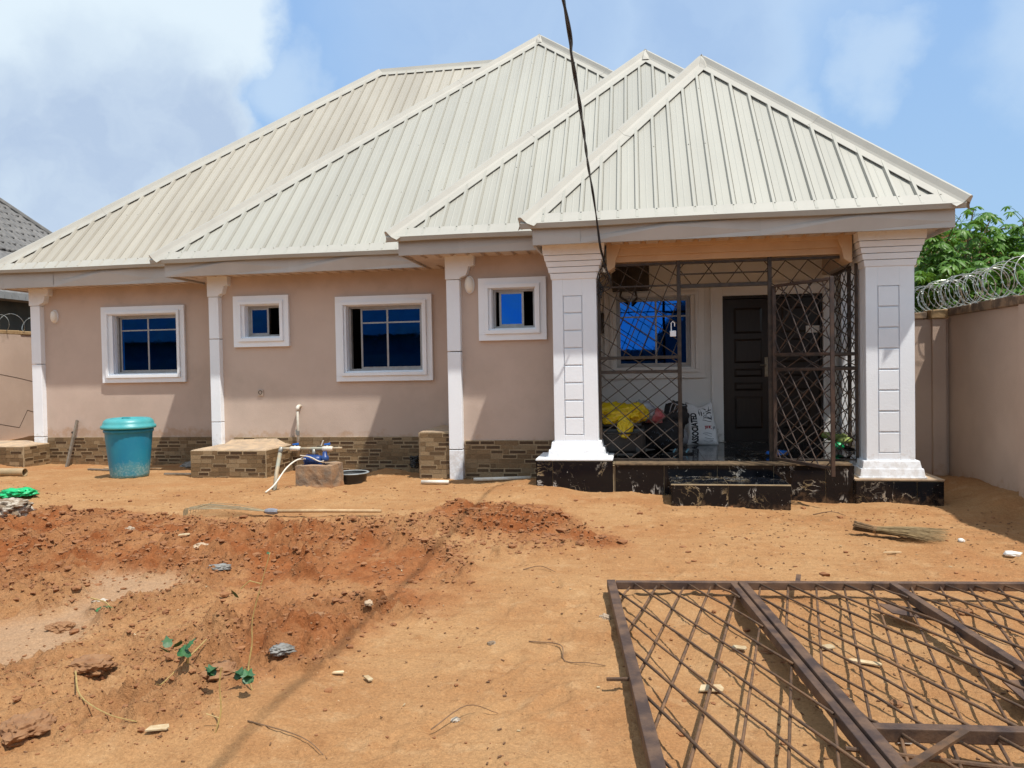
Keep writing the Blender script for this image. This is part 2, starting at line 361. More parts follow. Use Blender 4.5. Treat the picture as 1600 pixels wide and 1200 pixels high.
def wallgrid(x0, x1, z0, z1, y0, y1, holes):     # upright wall slab facing -y with openings (hx0,hx1,hz0,hz1)
    b = B(); xs = sorted({x0, x1, *[h[0] for h in holes], *[h[1] for h in holes]}); zs = sorted({z0, z1, *[h[2] for h in holes], *[h[3] for h in holes]})
    def hole(cx, cz): return any(h[0] < cx < h[1] and h[2] < cz < h[3] for h in holes) or not (x0 < cx < x1 and z0 < cz < z1)
    for i in range(len(xs)-1):
        for j in range(len(zs)-1):
            a, c, e, g = xs[i], xs[i+1], zs[j], zs[j+1]; mx, mz = (a+c)/2, (e+g)/2
            if hole(mx, mz): continue
            b.add([(a,y0,e),(c,y0,e),(c,y0,g),(a,y0,g)], [(0,1,2,3)]); b.add([(a,y1,e),(a,y1,g),(c,y1,g),(c,y1,e)], [(0,1,2,3)])
            if i == 0 or hole((xs[i-1]+a)/2, mz): b.add([(a,y0,e),(a,y0,g),(a,y1,g),(a,y1,e)], [(0,1,2,3)])
            if i == len(xs)-2 or hole((c+xs[i+2])/2, mz): b.add([(c,y0,e),(c,y1,e),(c,y1,g),(c,y0,g)], [(0,1,2,3)])
            if j == 0 or hole(mx, (zs[j-1]+e)/2): b.add([(a,y0,e),(a,y1,e),(c,y1,e),(c,y0,e)], [(0,1,2,3)])
            if j == len(zs)-2 or hole(mx, (g+zs[j+2])/2): b.add([(a,y0,g),(c,y0,g),(c,y1,g),(a,y1,g)], [(0,1,2,3)])
    return b

# ------------------------------------------------------------------ ground
CP = np.array([(-8.9,12.2,-.115),(-7.2,12,-.10),(-10,12.2,-.10),(-5.2,11,-.055),(-3.8,11.15,-.06),(-6.2,10.9,-.05),(-1.5,9.95,.03),(-2.2,9.9,.02),(-1.19,8.95,.10),(-.3,8.95,.03),(.75,8.95,-.02),
               (.37,8.6,-.02),(1.58,8.65,-.06),(2.3,8.95,-.09),(3.3,8.95,-.14),(3.6,8.3,-.11),(4,10.7,-.005),(4,8.8,.015),(4,7,.0),(2.5,7,-.03),(0,6.5,0),(-4,8.5,0),(-7,9.8,0),(-9,9.8,.02),(-9,7,.02),(-5,6,.0),
               (0,4,0),(-2,3,.0),(2,3,-.01),(3.5,5,-.01),(-5,4,.02),(0,0,0),(-12.2,13.5,.20),(-12.2,14.5,.15),(-12.2,10,.1),(-11.2,13,.05),(-16,12,.1),(6,12,0),(6,6,0),(0,-6,0)], dtype=float)
def _hash(ix, iy, seed):
    h = (ix.astype(np.int64)*374761393 + iy.astype(np.int64)*668265263 + seed*982451653) & 0xffffffff
    h = ((h ^ (h >> 13))*1274126177) & 0xffffffff
    return ((h ^ (h >> 16)) & 0xffff)/65535.0
def vnoise(x, y, seed=0):
    ix = np.floor(x); iy = np.floor(y); fx = x-ix; fy = y-iy
    fx = fx*fx*fx*(fx*(fx*6-15)+10); fy = fy*fy*fy*(fy*(fy*6-15)+10)
    a = _hash(ix, iy, seed); b = _hash(ix+1, iy, seed); c = _hash(ix, iy+1, seed); d = _hash(ix+1, iy+1, seed)
    return a*(1-fx)*(1-fy)+b*fx*(1-fy)+c*(1-fx)*fy+d*fx*fy
def fbm(x, y, s, octv=4, seed=0, g=.5):
    o = np.zeros_like(x); a = 1; tot = 0
    for k in range(octv):
        o += a*vnoise(x*s+k*17.3+seed, y*s-k*9.7, seed+k); tot += a; a *= g; s *= 2.03
    return o/tot
def billow(x, y, s, octv=4, seed=0):
    o = np.zeros_like(x); a = 1; tot = 0
    for k in range(octv):
        o += a*(1-np.abs(2*vnoise(x*s+k*11.1, y*s+k*5.7, seed+k)-1)); tot += a; a *= .5; s *= 2.1
    return o/tot
def lumps(x, y, cell, seed, dens=.6):       # rounded clods of many sizes, grown out of the soil itself
    wx = x+(vnoise(x*3.1/cell*.3, y*3.1/cell*.3, seed+5)-.5)*cell*.7; wy = y+(vnoise(x*2.7/cell*.3+9, y*2.7/cell*.3, seed+6)-.5)*cell*.7
    gx, gy = np.floor(wx/cell), np.floor(wy/cell); best = np.zeros_like(x)
    for i in (-1, 0, 1):
        for j in (-1, 0, 1):
            cx_, cy_ = gx+i, gy+j; px_ = (cx_+.15+.7*_hash(cx_, cy_, seed))*cell; py_ = (cy_+.15+.7*_hash(cx_, cy_, seed+1))*cell
            rr = cell*(.16+.42*_hash(cx_, cy_, seed+2)**1.6); on = _hash(cx_, cy_, seed+3) < dens; sq = .7+.8*_hash(cx_, cy_, seed+4)
            d = np.hypot((wx-px_)*sq, (wy-py_)/sq)/rr
            best = np.maximum(best, np.where(on, rr*np.sqrt(np.clip(1-d**2.4, 0, 1)), 0))
    return best
def pip_dist(x, y, poly):     # signed distance, positive inside
    p = np.array(poly, float); n = len(p); d = np.full(x.shape, 1e9); ins = np.zeros(x.shape, bool)
    for i in range(n):
        ax, ay = p[i]; bx, by = p[(i+1) % n]; ex, ey = bx-ax, by-ay; wx, wy = x-ax, y-ay
        t = np.clip((wx*ex+wy*ey)/(ex*ex+ey*ey), 0, 1); d = np.minimum(d, np.hypot(wx-ex*t, wy-ey*t))
        c = ((ay <= y) & (by > y)) | ((by <= y) & (ay > y))
        with np.errstate(divide='ignore', invalid='ignore'): xi = ax+(y-ay)*ex/(by-ay if by != ay else 1e-9)
        ins ^= c & (x < xi)
    return np.where(ins, d, -d)
def sstep(a, b, v):
    t = np.clip((v-a)/(b-a), 0, 1); return t*t*(3-2*t)
def gpt(x, y):           # where a surveyed image point meets the level yard
    d = rt*((x-800)/FPX) - up*((y-600)/FPX) + fw; t = -HC/d.z; return (d.x*t, d.y*t)
POLY_DUG = [gpt(*p) for p in [(-120,812),(60,800),(250,806),(330,812),(480,818),(640,815),(720,795),(830,798),(950,832),(965,850),(880,866),(780,872),(735,905),(690,945),(690,975),(600,985),(545,1010),(520,1050),(430,1075),(380,1105),(320,1135),(240,1170),(90,1165),(-80,1190)]]
POLY_PATH = [gpt(*p) for p in [(-60,985),(70,955),(140,925),(130,895),(200,897),(290,905),(300,930),(190,950),(150,985),(60,1040),(-60,1085)]]
POLY_RED1 = [gpt(*p) for p in [(-160,818),(150,803),(420,822),(600,838),(560,880),(420,930),(250,900),(100,910),(-60,955)]]
POLY_RED2 = [gpt(*p) for p in [(650,812),(740,798),(850,800),(960,838),(960,855),(850,850),(760,845),(690,838)]]
POLY_RED4 = [gpt(*p) for p in [(470, 870), (640, 850), (720, 880), (700, 960), (600, 1000), (470, 1050), (380, 1090), (340, 1000), (420, 930)]]
POLY_RED3 = [gpt(*p) for p in [(360,960),(470,930),(560,960),(560,1000),(480,1060),(380,1095),(330,1040)]]
POLY_PATCH = [gpt(*p) for p in [(500,880),(560,855),(640,865),(690,880),(700,930),(610,945),(560,960),(520,930)]]
def masks(x, y):
    wob = (fbm(x, y, 1.6, 4, 31)-.5)*.55 + (fbm(x, y, 7, 3, 32)-.5)*.16
    dug = sstep(-.10, .16, pip_dist(x, y, POLY_DUG)+wob*.8)
    path = sstep(-.12, .14, pip_dist(x, y, POLY_PATH)+wob*.7)
    smooth_patch = sstep(-.1, .12, pip_dist(x, y, POLY_PATCH)+wob*.7)
    red = np.maximum.reduce([sstep(-.25, .25, pip_dist(x, y, POLY_RED1)+wob*1.2), sstep(-.2, .15, pip_dist(x, y, POLY_RED2)+wob*.9), .8*sstep(-.2, .25, pip_dist(x, y, POLY_RED3)+wob), .9*sstep(-.2, .3, pip_dist(x, y, POLY_RED4)+wob*1.4)])
    rough = dug*(1-.93*path)*(1-.7*smooth_patch)
    # trampled breaks inside the dug area
    rough = rough*(.5+.5*sstep(.36, .55, fbm(x, y, 1.9, 3, 40)))
    red = red*(.42+.58*sstep(.36, .60, fbm(x, y, 2.3, 4, 44)))
    return dug, rough, path, red*(1-.8*path)
def base_z(x, y):
    w_ = 1.0/((((x[..., None]-CP[:, 0])**2+(y[..., None]-CP[:, 1])**2)+.02)**1.5)
    return (w_*CP[:, 2]).sum(-1)/w_.sum(-1)
FOOT = []
_r = random.Random(12)
for (ax, ay, bx, by, n_) in ((-.9, 2.6, 1.2, 7.8, 13), (.9, 8.0, -5.5, 8.6, 15), (-.6, 4.2, -1.2, 8.4, 9), (3.2, 5.6, 1.4, 8.2, 8), (-1.0, 2.4, -.2, 5.2, 7), (-3.5, 7.9, -7.5, 9.4, 9), (-6.2, 8.6, -4.6, 10.0, 6)):
    for k_ in range(n_):
        t_ = k_/(n_-1); an = math.atan2(by-ay, bx-ax); o_ = .11*(1 if k_ % 2 else -1)+_r.uniform(-.06, .06); FOOT.append((ax+(bx-ax)*t_-math.sin(an)*o_, ay+(by-ay)*t_+math.cos(an)*o_, an+_r.uniform(-.35, .35)))
def ground_z(x, y, full=True):
    x = np.asarray(x, float); y = np.asarray(y, float)
    z = base_z(x, y)
    dug, rough, path, red = masks(x, y)
    near = np.clip(1.0-np.abs(y)*0, 0, 1)
    calm = sstep(13, 10.8, y)*.6+.4
    z = z + (fbm(x, y, .9, 3, 3)-.5)*.05*calm + (fbm(x, y, 4.5, 4, 5)-.5)*.022
    z = z + rough*((billow(x, y, 2.2, 3, 11)-.45)*.055 + (billow(x, y, 6.0, 3, 12)-.5)*.075 + np.maximum(0, fbm(x, y, 11, 3, 13)-.48)*.17 + np.maximum(0, fbm(x, y, 24, 2, 15)-.5)*.07)
    z = z + dug*(-.004+(billow(x, y, 14, 2, 16)-.5)*.016) - path*.008 + (billow(x, y, 9, 3, 17)-.5)*.007
    z = z - .05*sstep(.02, .3, np.minimum.reduce([x+.05, 3.2-x, y-2.4, 4.98-y]))
    z = z + np.maximum(0, fbm(x, y, 22, 2, 14)-.62)*.05
    cl = sstep(.40, .62, fbm(x, y, 1.3, 3, 60))
    z = z + rough*(lumps(x, y, .22, 70, .42)*.8*cl + lumps(x, y, .10, 80, .6)*.95*(.35+.65*cl) + lumps(x, y, .05, 90, .6)*.9)
    # footprints and scuffs trodden into the loose sand
    for fx, fy, fa in FOOT:
        ca, sa = math.cos(fa), math.sin(fa); m_ = (np.abs(x-fx) < .3) & (np.abs(y-fy) < .3)
        if m_.any():
            u = ((x-fx)*ca+(y-fy)*sa)/.135; v = (-(x-fx)*sa+(y-fy)*ca)/.05; q = u*u+v*v/(1+.35*u); z = z - np.where(m_, .013*np.exp(-q**2*1.2)-.006*np.exp(-(np.sqrt(np.maximum(q, 0))-1.35)**2*9), 0)
    # spoil heaps by the pump block, below the tap pipe and along the right wall
    for hx, hy, hr, hh in ((-3.75, 8.75, .20, .09), (-4.15, 8.95, .22, .05), (-3.55, 10.6, .35, .12), (-1.35, 9.55, .28, .06), (3.95, 9.9, .45, .10), (3.9, 9.2, .5, .06), (-1.45, 6.7, .9, .02), (-11.7, 13.6, .5, .14), (-2.4, 3.3, .5, .03), (-1.6, 3.1, .28, .05), (2.9, 8.6, .5, .05), (-7.5, 8.3, .3, .10), (-3.1, 2.95, .3, .05)):
        z = z + hh*np.exp(-((x-hx)**2+(y-hy)**2)/(hr*hr))
    return z, rough, path, red
def gz(x, y): return float(ground_z(np.array([x]), np.array([y]))[0][0])
def make_ground():
    xs = np.concatenate([[-400,-200,-100,-60,-40,-28,-20,-16], np.arange(-13.4, -5, .035), np.arange(-5, 4.2, .0145), np.arange(4.2, 5, .05), [5.5,6.5,8,11,16,25,40,70,120,200,400]])
    ys = [-400,-200,-100,-50,-25,-12,-6,-2,0,1,1.6]; y = 2.0
    while y < 11.5: ys.append(y); y += max(.012, .0048*y)
    ys += list(np.arange(11.55, 14.6, .08)) + [15.5,17,20,26,40,70,120,200,400]
    ys = np.array(ys); X, Y = np.meshgrid(xs, ys); Z = np.zeros_like(X); R = np.zeros_like(X); P = np.zeros_like(X); D = np.zeros_like(X)
    for i in range(0, X.shape[0], 24): Z[i:i+24], R[i:i+24], P[i:i+24], D[i:i+24] = ground_z(X[i:i+24], Y[i:i+24])
    fade = np.clip(1-(np.maximum(np.abs(X)-16, 0)+np.maximum(np.abs(Y-6)-14, 0))/20, 0, 1); Z = Z*fade
    ny, nx = X.shape; me = bpy.data.meshes.new('ground'); nv = nx*ny; nf = (nx-1)*(ny-1)
    me.vertices.add(nv); me.vertices.foreach_set('co', np.stack([X, Y, Z], -1).astype(np.float32).ravel())
    idx = np.arange(nv).reshape(ny, nx); q = np.stack([idx[:-1,:-1], idx[:-1,1:], idx[1:,1:], idx[1:,:-1]], -1).reshape(-1, 4)
    me.loops.add(nf*4); me.loops.foreach_set('vertex_index', q.astype(np.int32).ravel())
    me.polygons.add(nf); me.polygons.foreach_set('loop_start', np.arange(0, nf*4, 4, dtype=np.int32)); me.polygons.foreach_set('loop_total', np.full(nf, 4, np.int32))
    me.polygons.foreach_set('use_smooth', np.ones(nf, bool)); me.update(calc_edges=True)
    a = me.attributes.new('soil', 'FLOAT_COLOR', 'POINT')
    a.data.foreach_set('color', np.stack([D, P, R, np.ones_like(D)], -1).astype(np.float32).ravel())
    return me
def ground_mat():
    m = bpy.data.materials.new('red_earth'); m.use_nodes = True; t = m.node_tree; t.nodes.clear()
    p = N(t, 'ShaderNodeBsdfPrincipled'); o = N(t, 'ShaderNodeOutputMaterial'); t.links.new(p.outputs[0], o.inputs[0])
    pos = N(t, 'ShaderNodeNewGeometry').outputs['Position']
    a = N(t, 'ShaderNodeAttribute'); a.attribute_name = 'soil'; s = N(t, 'ShaderNodeSeparateColor'); t.links.new(a.outputs['Color'], s.inputs[0])
    red, path, rough = s.outputs[0], s.outputs[1], s.outputs[2]
    n_big = NOISE(t, pos, 1.1, 4, .6); n_mid = NOISE(t, pos, 6, 5, .62); n_fine = NOISE(t, pos, 70, 4, .7); n_grit = NOISE(t, pos, 190, 2, .6)
    sand = MIX(t, SMOOTH(t, n_big, .35, .65), C4((.405, .228, .104)), C4((.355, .180, .076)))
    sweep = NOISE(t, VM(t, 'MULTIPLY', pos, (1.0, 5.5, 1.0)), 3.2, 4, .65, dist=.6)
    sand = MIX(t, M_(t, 'MULTIPLY', SMOOTH(t, sweep, .50, .66), .35), sand, C4((.30, .142, .058)))
    sand = MIX(t, M_(t, 'MULTIPLY', SMOOTH(t, NOISE(t, pos, .55, 3, .55), .52, .66), .5), sand, C4((.365, .165, .068)))
    sand = MIX(t, M_(t, 'MULTIPLY', SMOOTH(t, n_mid, .52, .72), .55), sand, C4((.46, .285, .145)))
    sand = MIX(t, M_(t, 'MULTIPLY', SMOOTH(t, n_mid, .44, .28), .5), sand, C4((.265, .122, .048)))
    redc = MIX(t, SMOOTH(t, n_mid, .35, .65), C4((.225, .070, .022)), C4((.30, .107, .038)))
    mid = MIX(t, SMOOTH(t, n_mid, .35, .65), C4((.325, .150, .063)), C4((.385, .195, .088)))
    col = MIX(t, M_(t, 'MULTIPLY', rough, .75), sand, mid)
    col = MIX(t, M_(t, 'MULTIPLY', red, M_(t, 'MULTIPLY_ADD', n_big, .7, .60), clamp=True), col, redc)
    col = MIX(t, M_(t, 'MULTIPLY', path, .75), col, MIX(t, n_mid, C4((.40, .245, .14)), C4((.37, .245, .16))))
    k = M_(t, 'ADD', M_(t, 'MULTIPLY_ADD', n_fine, 1.0, .50), M_(t, 'MULTIPLY_ADD', n_grit, .5, -.25))
    cc = N(t, 'ShaderNodeCombineColor')
    for i in range(3): t.links.new(k, cc.inputs[i])
    col = MIX(t, 1.0, col, cc.outputs[0], 'MULTIPLY')
    speck = SMOOTH(t, NOISE(t, pos, 95, 2, .5), .73, .76); col = MIX(t, M_(t, 'MULTIPLY', speck, .6), col, C4((.62, .47, .30)))
    dk = M_(t, 'MULTIPLY', SMOOTH(t, NOISE(t, pos, 46, 3, .6), .64, .70), SMOOTH(t, NOISE(t, pos, 3.3, 3), .38, .62))
    col = MIX(t, M_(t, 'MULTIPLY', dk, .5), col, C4((.15, .062, .026)))
    t.links.new(col, p.inputs['Base Color']); p.inputs['Roughness'].default_value = .95; p.inputs['Specular IOR Level'].default_value = .12
    h = M_(t, 'ADD', M_(t, 'MULTIPLY', NOISE(t, pos, 28, 6, .68), 1.0), M_(t, 'MULTIPLY', n_grit, .25))
    b = N(t, 'ShaderNodeBump'); b.inputs['Distance'].default_value = .026
    setin(t, b.inputs['Strength'], M_(t, 'MULTIPLY_ADD', rough, .3, .7)); t.links.new(h, b.inputs['Height']); t.links.new(b.outputs[0], p.inputs['Normal'])
    return m
m_ground = ground_mat()
link('ground', make_ground(), m_ground, kind='structure')

# small crumbs of earth: nobody could count them
def rock_mesh(seed, n=1):
    bm = bmesh.new(); bmesh.ops.create_icosphere(bm, subdivisions=n, radius=1.0)
    for v in bm.verts:
        q = v.co*1.3+Vector((seed*7.1, seed*3.3, 0)); v.co *= .72+.55*mnoise.noise(q)+.12*random.random()
    V = np.array([v.co[:] for v in bm.verts]); F = np.array([[v.index for v in f.verts] for f in bm.faces]); bm.free(); return V, F
def scatter(name, pts, sizes, material, flat=.7, kinds=6, stuff=True, n=1):
    R = [rock_mesh(k+.37, n) for k in range(kinds)]; VV = []; FF = []; o = 0
    for (x, y, z), s in zip(pts, sizes):
        V, F = R[random.randrange(kinds)]; a = random.random()*6.28; ca, sa = math.cos(a), math.sin(a)
        sx, sy, sz = s*random.uniform(.7, 1.3), s*random.uniform(.7, 1.2), s*flat*random.uniform(.6, 1.1)
        P = V*np.array([sx, sy, sz]); P = np.stack([P[:,0]*ca-P[:,1]*sa+x, P[:,0]*sa+P[:,1]*ca+y, P[:,2]+z+sz*.25], -1)
        VV.append(P); FF.append(F+o); o += len(V)
    V = np.concatenate(VV); F = np.concatenate(FF); me = bpy.data.meshes.new(name); me.from_pydata(V.tolist(), [], F.tolist()); me.update()
    o = link(name, me, material)
    if stuff: o['kind'] = 'stuff'
    return o
def sample(n, xr, yr, keep):
    x = RNG.uniform(*xr, n); y = yr[0]*np.exp(RNG.uniform(0, 1, n)*math.log(yr[1]/yr[0])); z, ro, pa, re_ = ground_z(x, y)
    k = keep(x, y, ro, pa, re_) > RNG.uniform(0, 1, n); k &= (x > -.86*y-1) & (x < .55*y+.8) & (x < 3.9)
    k &= ~((x > -1.25) & (y > 8.55)) & ~((y > 9.85) & (x > -2.9)) & ~((y > 11.1) & (x > -6.3)) & ~(y > 12.2)
    return x[k], y[k], z[k]
x, y, z = sample(130000, (-9, 3.9), (2.3, 9.5), lambda x, y, ro, pa, re_: np.minimum(1, ro*.95)*(.4+.6*sstep(.36, .60, fbm(x, y, 1.7, 3, 61)))+.012)
sz = .0017*y*np.clip(RNG.lognormal(0, .62, len(x)), .4, 5)
o = scatter('earth_crumbs', list(zip(x, y, z)), np.clip(sz, .005, .05), m_clod, flat=.62); tag(o, 'loose crumbs of red earth strewn over the dug-up ground', 'soil')
x, y, z = sample(26000, (-9, 3.9), (2.3, 9.5), lambda x, y, ro, pa, re_: .2*(1-pa))
sz = .0011*y*np.clip(RNG.lognormal(0, .5, len(x)), .4, 2.5)
o = scatter('grit', list(zip(x, y, z)), np.clip(sz, .003, .016), m_grit); tag(o, 'fine pale grit scattered over the sandy yard', 'grit')
def flakes(name, n, size, material, xr, yr, long=3.0, keep=None):
    x, y, z = sample(n, xr, yr, keep or (lambda x, y, ro, pa, re_: .3+0*x)); b = B()
    for X, Y, Z in zip(x, y, z):
        a = random.random()*6.28; l = size*random.uniform(.5, 1.5)*(.5+.06*Y); w_ = l/random.uniform(1.5, long); t_ = random.uniform(-.25, .25)
        d = Vector((math.cos(a), math.sin(a), t_)); q = Vector((-math.sin(a), math.cos(a), random.uniform(-.2, .2))); c = Vector((X, Y, Z+.006+l*.1))
        b.add([c-d*l-q*w_, c+d*l-q*w_*.6, c+d*l*.9+q*w_, c-d*l*.8+q*w_*.7, c-d*l-q*w_-Vector((0,0,.004)), c+d*l-q*w_*.6-Vector((0,0,.004)), c+d*l*.9+q*w_-Vector((0,0,.004)), c-d*l*.8+q*w_*.7-Vector((0,0,.004))],
              [(0,1,2,3),(7,6,5,4),(0,4,5,1),(1,5,6,2),(2,6,7,3),(3,7,4,0)])
    o = build(name, b, material); o['kind'] = 'stuff'; return o
tag(flakes('dry_leaf_litter', 5200, .010, m_litter, (-8, 3.9), (2.3, 9), 3.5, lambda x, y, ro, pa, re_: .12+.55*np.exp(-((x-2.6)**2+(y-8.3)**2)/1.2)+.3*(x > .5)), 'small dry bits of leaf and bark littering the yard', 'litter')
tag(flakes('wood_chips', 420, .010, m_chip, (-8, 3.9), (2.3, 9), 3.0, lambda x, y, ro, pa, re_: .18+.25*(x > .5)), 'small pale wood chips littering the yard', 'litter')

# ------------------------------------------------------------------ the house
house = thing('house', 'beige bungalow with cream ribbed metal roofs, white trim and a columned porch', 'house', (-3.5, 12.0, 0))
X1L, X2L, X3L, XR = -10.66, -6.46, -2.46, 3.06
Y1, Y2, Y3, YP = 12.28, 11.22, 10.0, 11.5
T = .22
# walls, with real openings
W1_ = [(-9.09, -7.86, 1.50, 2.53)]
W2_ = [(-6.02, -5.43, 2.04, 2.53), (-4.36, -3.17, 1.48, 2.475)]
W3_ = [(-1.87, -1.30, 2.01, 2.535)]
WP_ = [(-.29, .79, 1.46, 2.50), (1.24, 2.62, .36, 2.475)]
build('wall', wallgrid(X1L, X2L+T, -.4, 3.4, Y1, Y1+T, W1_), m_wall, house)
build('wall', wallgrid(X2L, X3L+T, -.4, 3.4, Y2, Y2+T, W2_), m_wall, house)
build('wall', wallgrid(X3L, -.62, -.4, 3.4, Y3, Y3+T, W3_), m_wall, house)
build('wall', wallgrid(-.78, XR, -.4, 3.3, YP, YP+T, WP_), m_porchwall, house)['label'] = 'grey white wall at the back of the porch'
b = B(); b.box(X2L, X2L+T, Y2+T, Y1, -.4, 3.35); b.box(X3L, X3L+T, Y3+T, Y2, -.4, 3.25); b.box(X1L, X1L+T, Y1+T, 21.0, -.4, 3.4); b.box(XR-T, XR, YP+T, 21.0, -.4, 3.2)
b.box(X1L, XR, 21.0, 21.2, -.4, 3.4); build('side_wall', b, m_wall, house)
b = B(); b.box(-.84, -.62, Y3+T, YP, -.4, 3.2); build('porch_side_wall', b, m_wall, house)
# dim rooms behind the windows: floor and partitions
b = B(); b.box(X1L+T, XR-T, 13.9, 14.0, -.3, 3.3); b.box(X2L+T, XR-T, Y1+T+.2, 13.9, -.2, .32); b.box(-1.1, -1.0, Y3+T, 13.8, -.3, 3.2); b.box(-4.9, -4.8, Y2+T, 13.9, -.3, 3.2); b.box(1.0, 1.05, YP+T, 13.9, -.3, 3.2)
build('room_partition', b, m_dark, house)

# dado of small brick-look tiles
def dado(x0, x1, z0, z1, y, axis='y', xface=None, flip=1):
    """bricks proud of a grout bed; axis 'y': on a wall facing -y at y; axis 'x': on a side face at x=xface running y0=x0..y1=x1"""
    bed = B(); br = B(); rows = max(1, round((z1-z0)/.062)); h = (z1-z0)/rows
    if axis == 'y': bed.box(x0, x1, y-.018, y-.001, z0, z1)
    else: bed.box(min(xface, xface+flip*.018), max(xface, xface+flip*.018), x0, x1, z0, z1)
    rnd = random.Random(int(abs(x0*100)+abs(y*37)))
    for r in range(rows):
        u = x0+.004
        while u < x1-.03:
            l = rnd.choice((.115, .15, .165, .19, .075)); e = min(u+l, x1-.004)
            dark = rnd.random() < .30
            if dark: l = rnd.choice((.17, .20, .23)); e = min(u+l, x1-.004)
            base = rnd.choice(((.075, .043, .021), (.10, .062, .031))) if dark else rnd.choice(((.215, .142, .074), (.25, .17, .092), (.185, .12, .062), (.285, .205, .12)))
            k = rnd.uniform(.82, 1.15); c = tuple(q*k for q in base); g = .007 if dark else rnd.choice((.0025, .003, .0045)); d = .024+rnd.uniform(-.002, .003)
            za, zb = z0+r*h+g*.8, z0+(r+1)*h-g*.8
            if dark and e-u > .1:      # dark bricks carry a pale raised border
                pc = (.42, .32, .20); ya, yb_ = z0+r*h+.001, z0+(r+1)*h-.001; d += .002
                if axis == 'y': br.box(u, e, y-d+.003, y-.016, ya, yb_, pc)
                else: br.box(*sorted((xface+flip*(d-.003), xface+flip*.016)), u, e, ya, yb_, pc)
                g = .02; za += .006; zb -= .006
            if axis == 'y': br.box(u+g*.5, e-g*.5, y-d, y-.016, za, zb, c)
            else:
                a_, b_ = sorted((xface+flip*d, xface+flip*.016)); br.box(a_, b_, u+g*.5, e-g*.5, za, zb, c)
            u = e+.002
    return bed, br
def put_dado(lst, parent):
    bed, br = B(), B()
    for a in lst:
        p, q = dado(*a[:5], **(a[5] if len(a) > 5 else {}))
        bed.add(p.v, p.f); br.add(q.v, q.f); br.c += q.c
    g = build('dado_grout', bed, m_grout, parent); build('dado_brick', br, m_brick, g, stuff=True)
put_dado([(X1L+.2, X2L-.02, -.30, .385, Y1)], house)
put_dado([(X2L+.2, -2.90, -.24, .475, Y2)], house)
put_dado([(-2.27, -.64, -.20, .535, Y3), (-2.88, -2.45, -.15, .64, 9.97), (9.97, Y2-.03, -.15, .64, 0, dict(axis='x', xface=-2.88, flip=-1))], house)
b = B(); b.box(-2.88, -2.45, 9.971, Y2-.03, -.15, .655); build('plinth_block', b, m_cement, house)

# white corner pilasters with stepped brackets
def pilaster(xl, yf, zb, zt, wd=.16, dep=.12, arm=.19, sp=((.36,), (1.9,))):
    b = B(); yb = yf+dep; xr = xl+wd
    joints = [zb, zb+.42, zb+1.42+.3, zt-.32]
    for i in range(3): b.box(xl, xr, yf, yb, joints[i]+(.006 if i else 0), joints[i+1]-.006)
    p = build('pilaster', b, m_white, house, bevel=.006)
    c = B(); z = zt-.32
    prof = [(xl-.008, z), (xr+.008, z), (xr+.012, z+.02), (xr+.03, z+.03), (xr+arm*.40, z+.045), (xr+arm*.52, z+.075), (xr+arm*.60, z+.13), (xr+arm*.64, z+.165), (xr+arm*.9, z+.17), (xr+arm*.98, z+.185), (xr+arm, zt), (xl-.008, zt)]
    c.poly_y(prof, yf-.02, yb); build('bracket', c, m_capwhite, p, bevel=.004); 
pilaster(X1L, Y1-.10, -.02, 3.06, wd=.19); pilaster(X2L-.13, Y2-.10, .30, 3.0, wd=.165, arm=.17); pilaster(-2.465, Y3-.10, .0, 2.99, wd=.18, arm=.20)

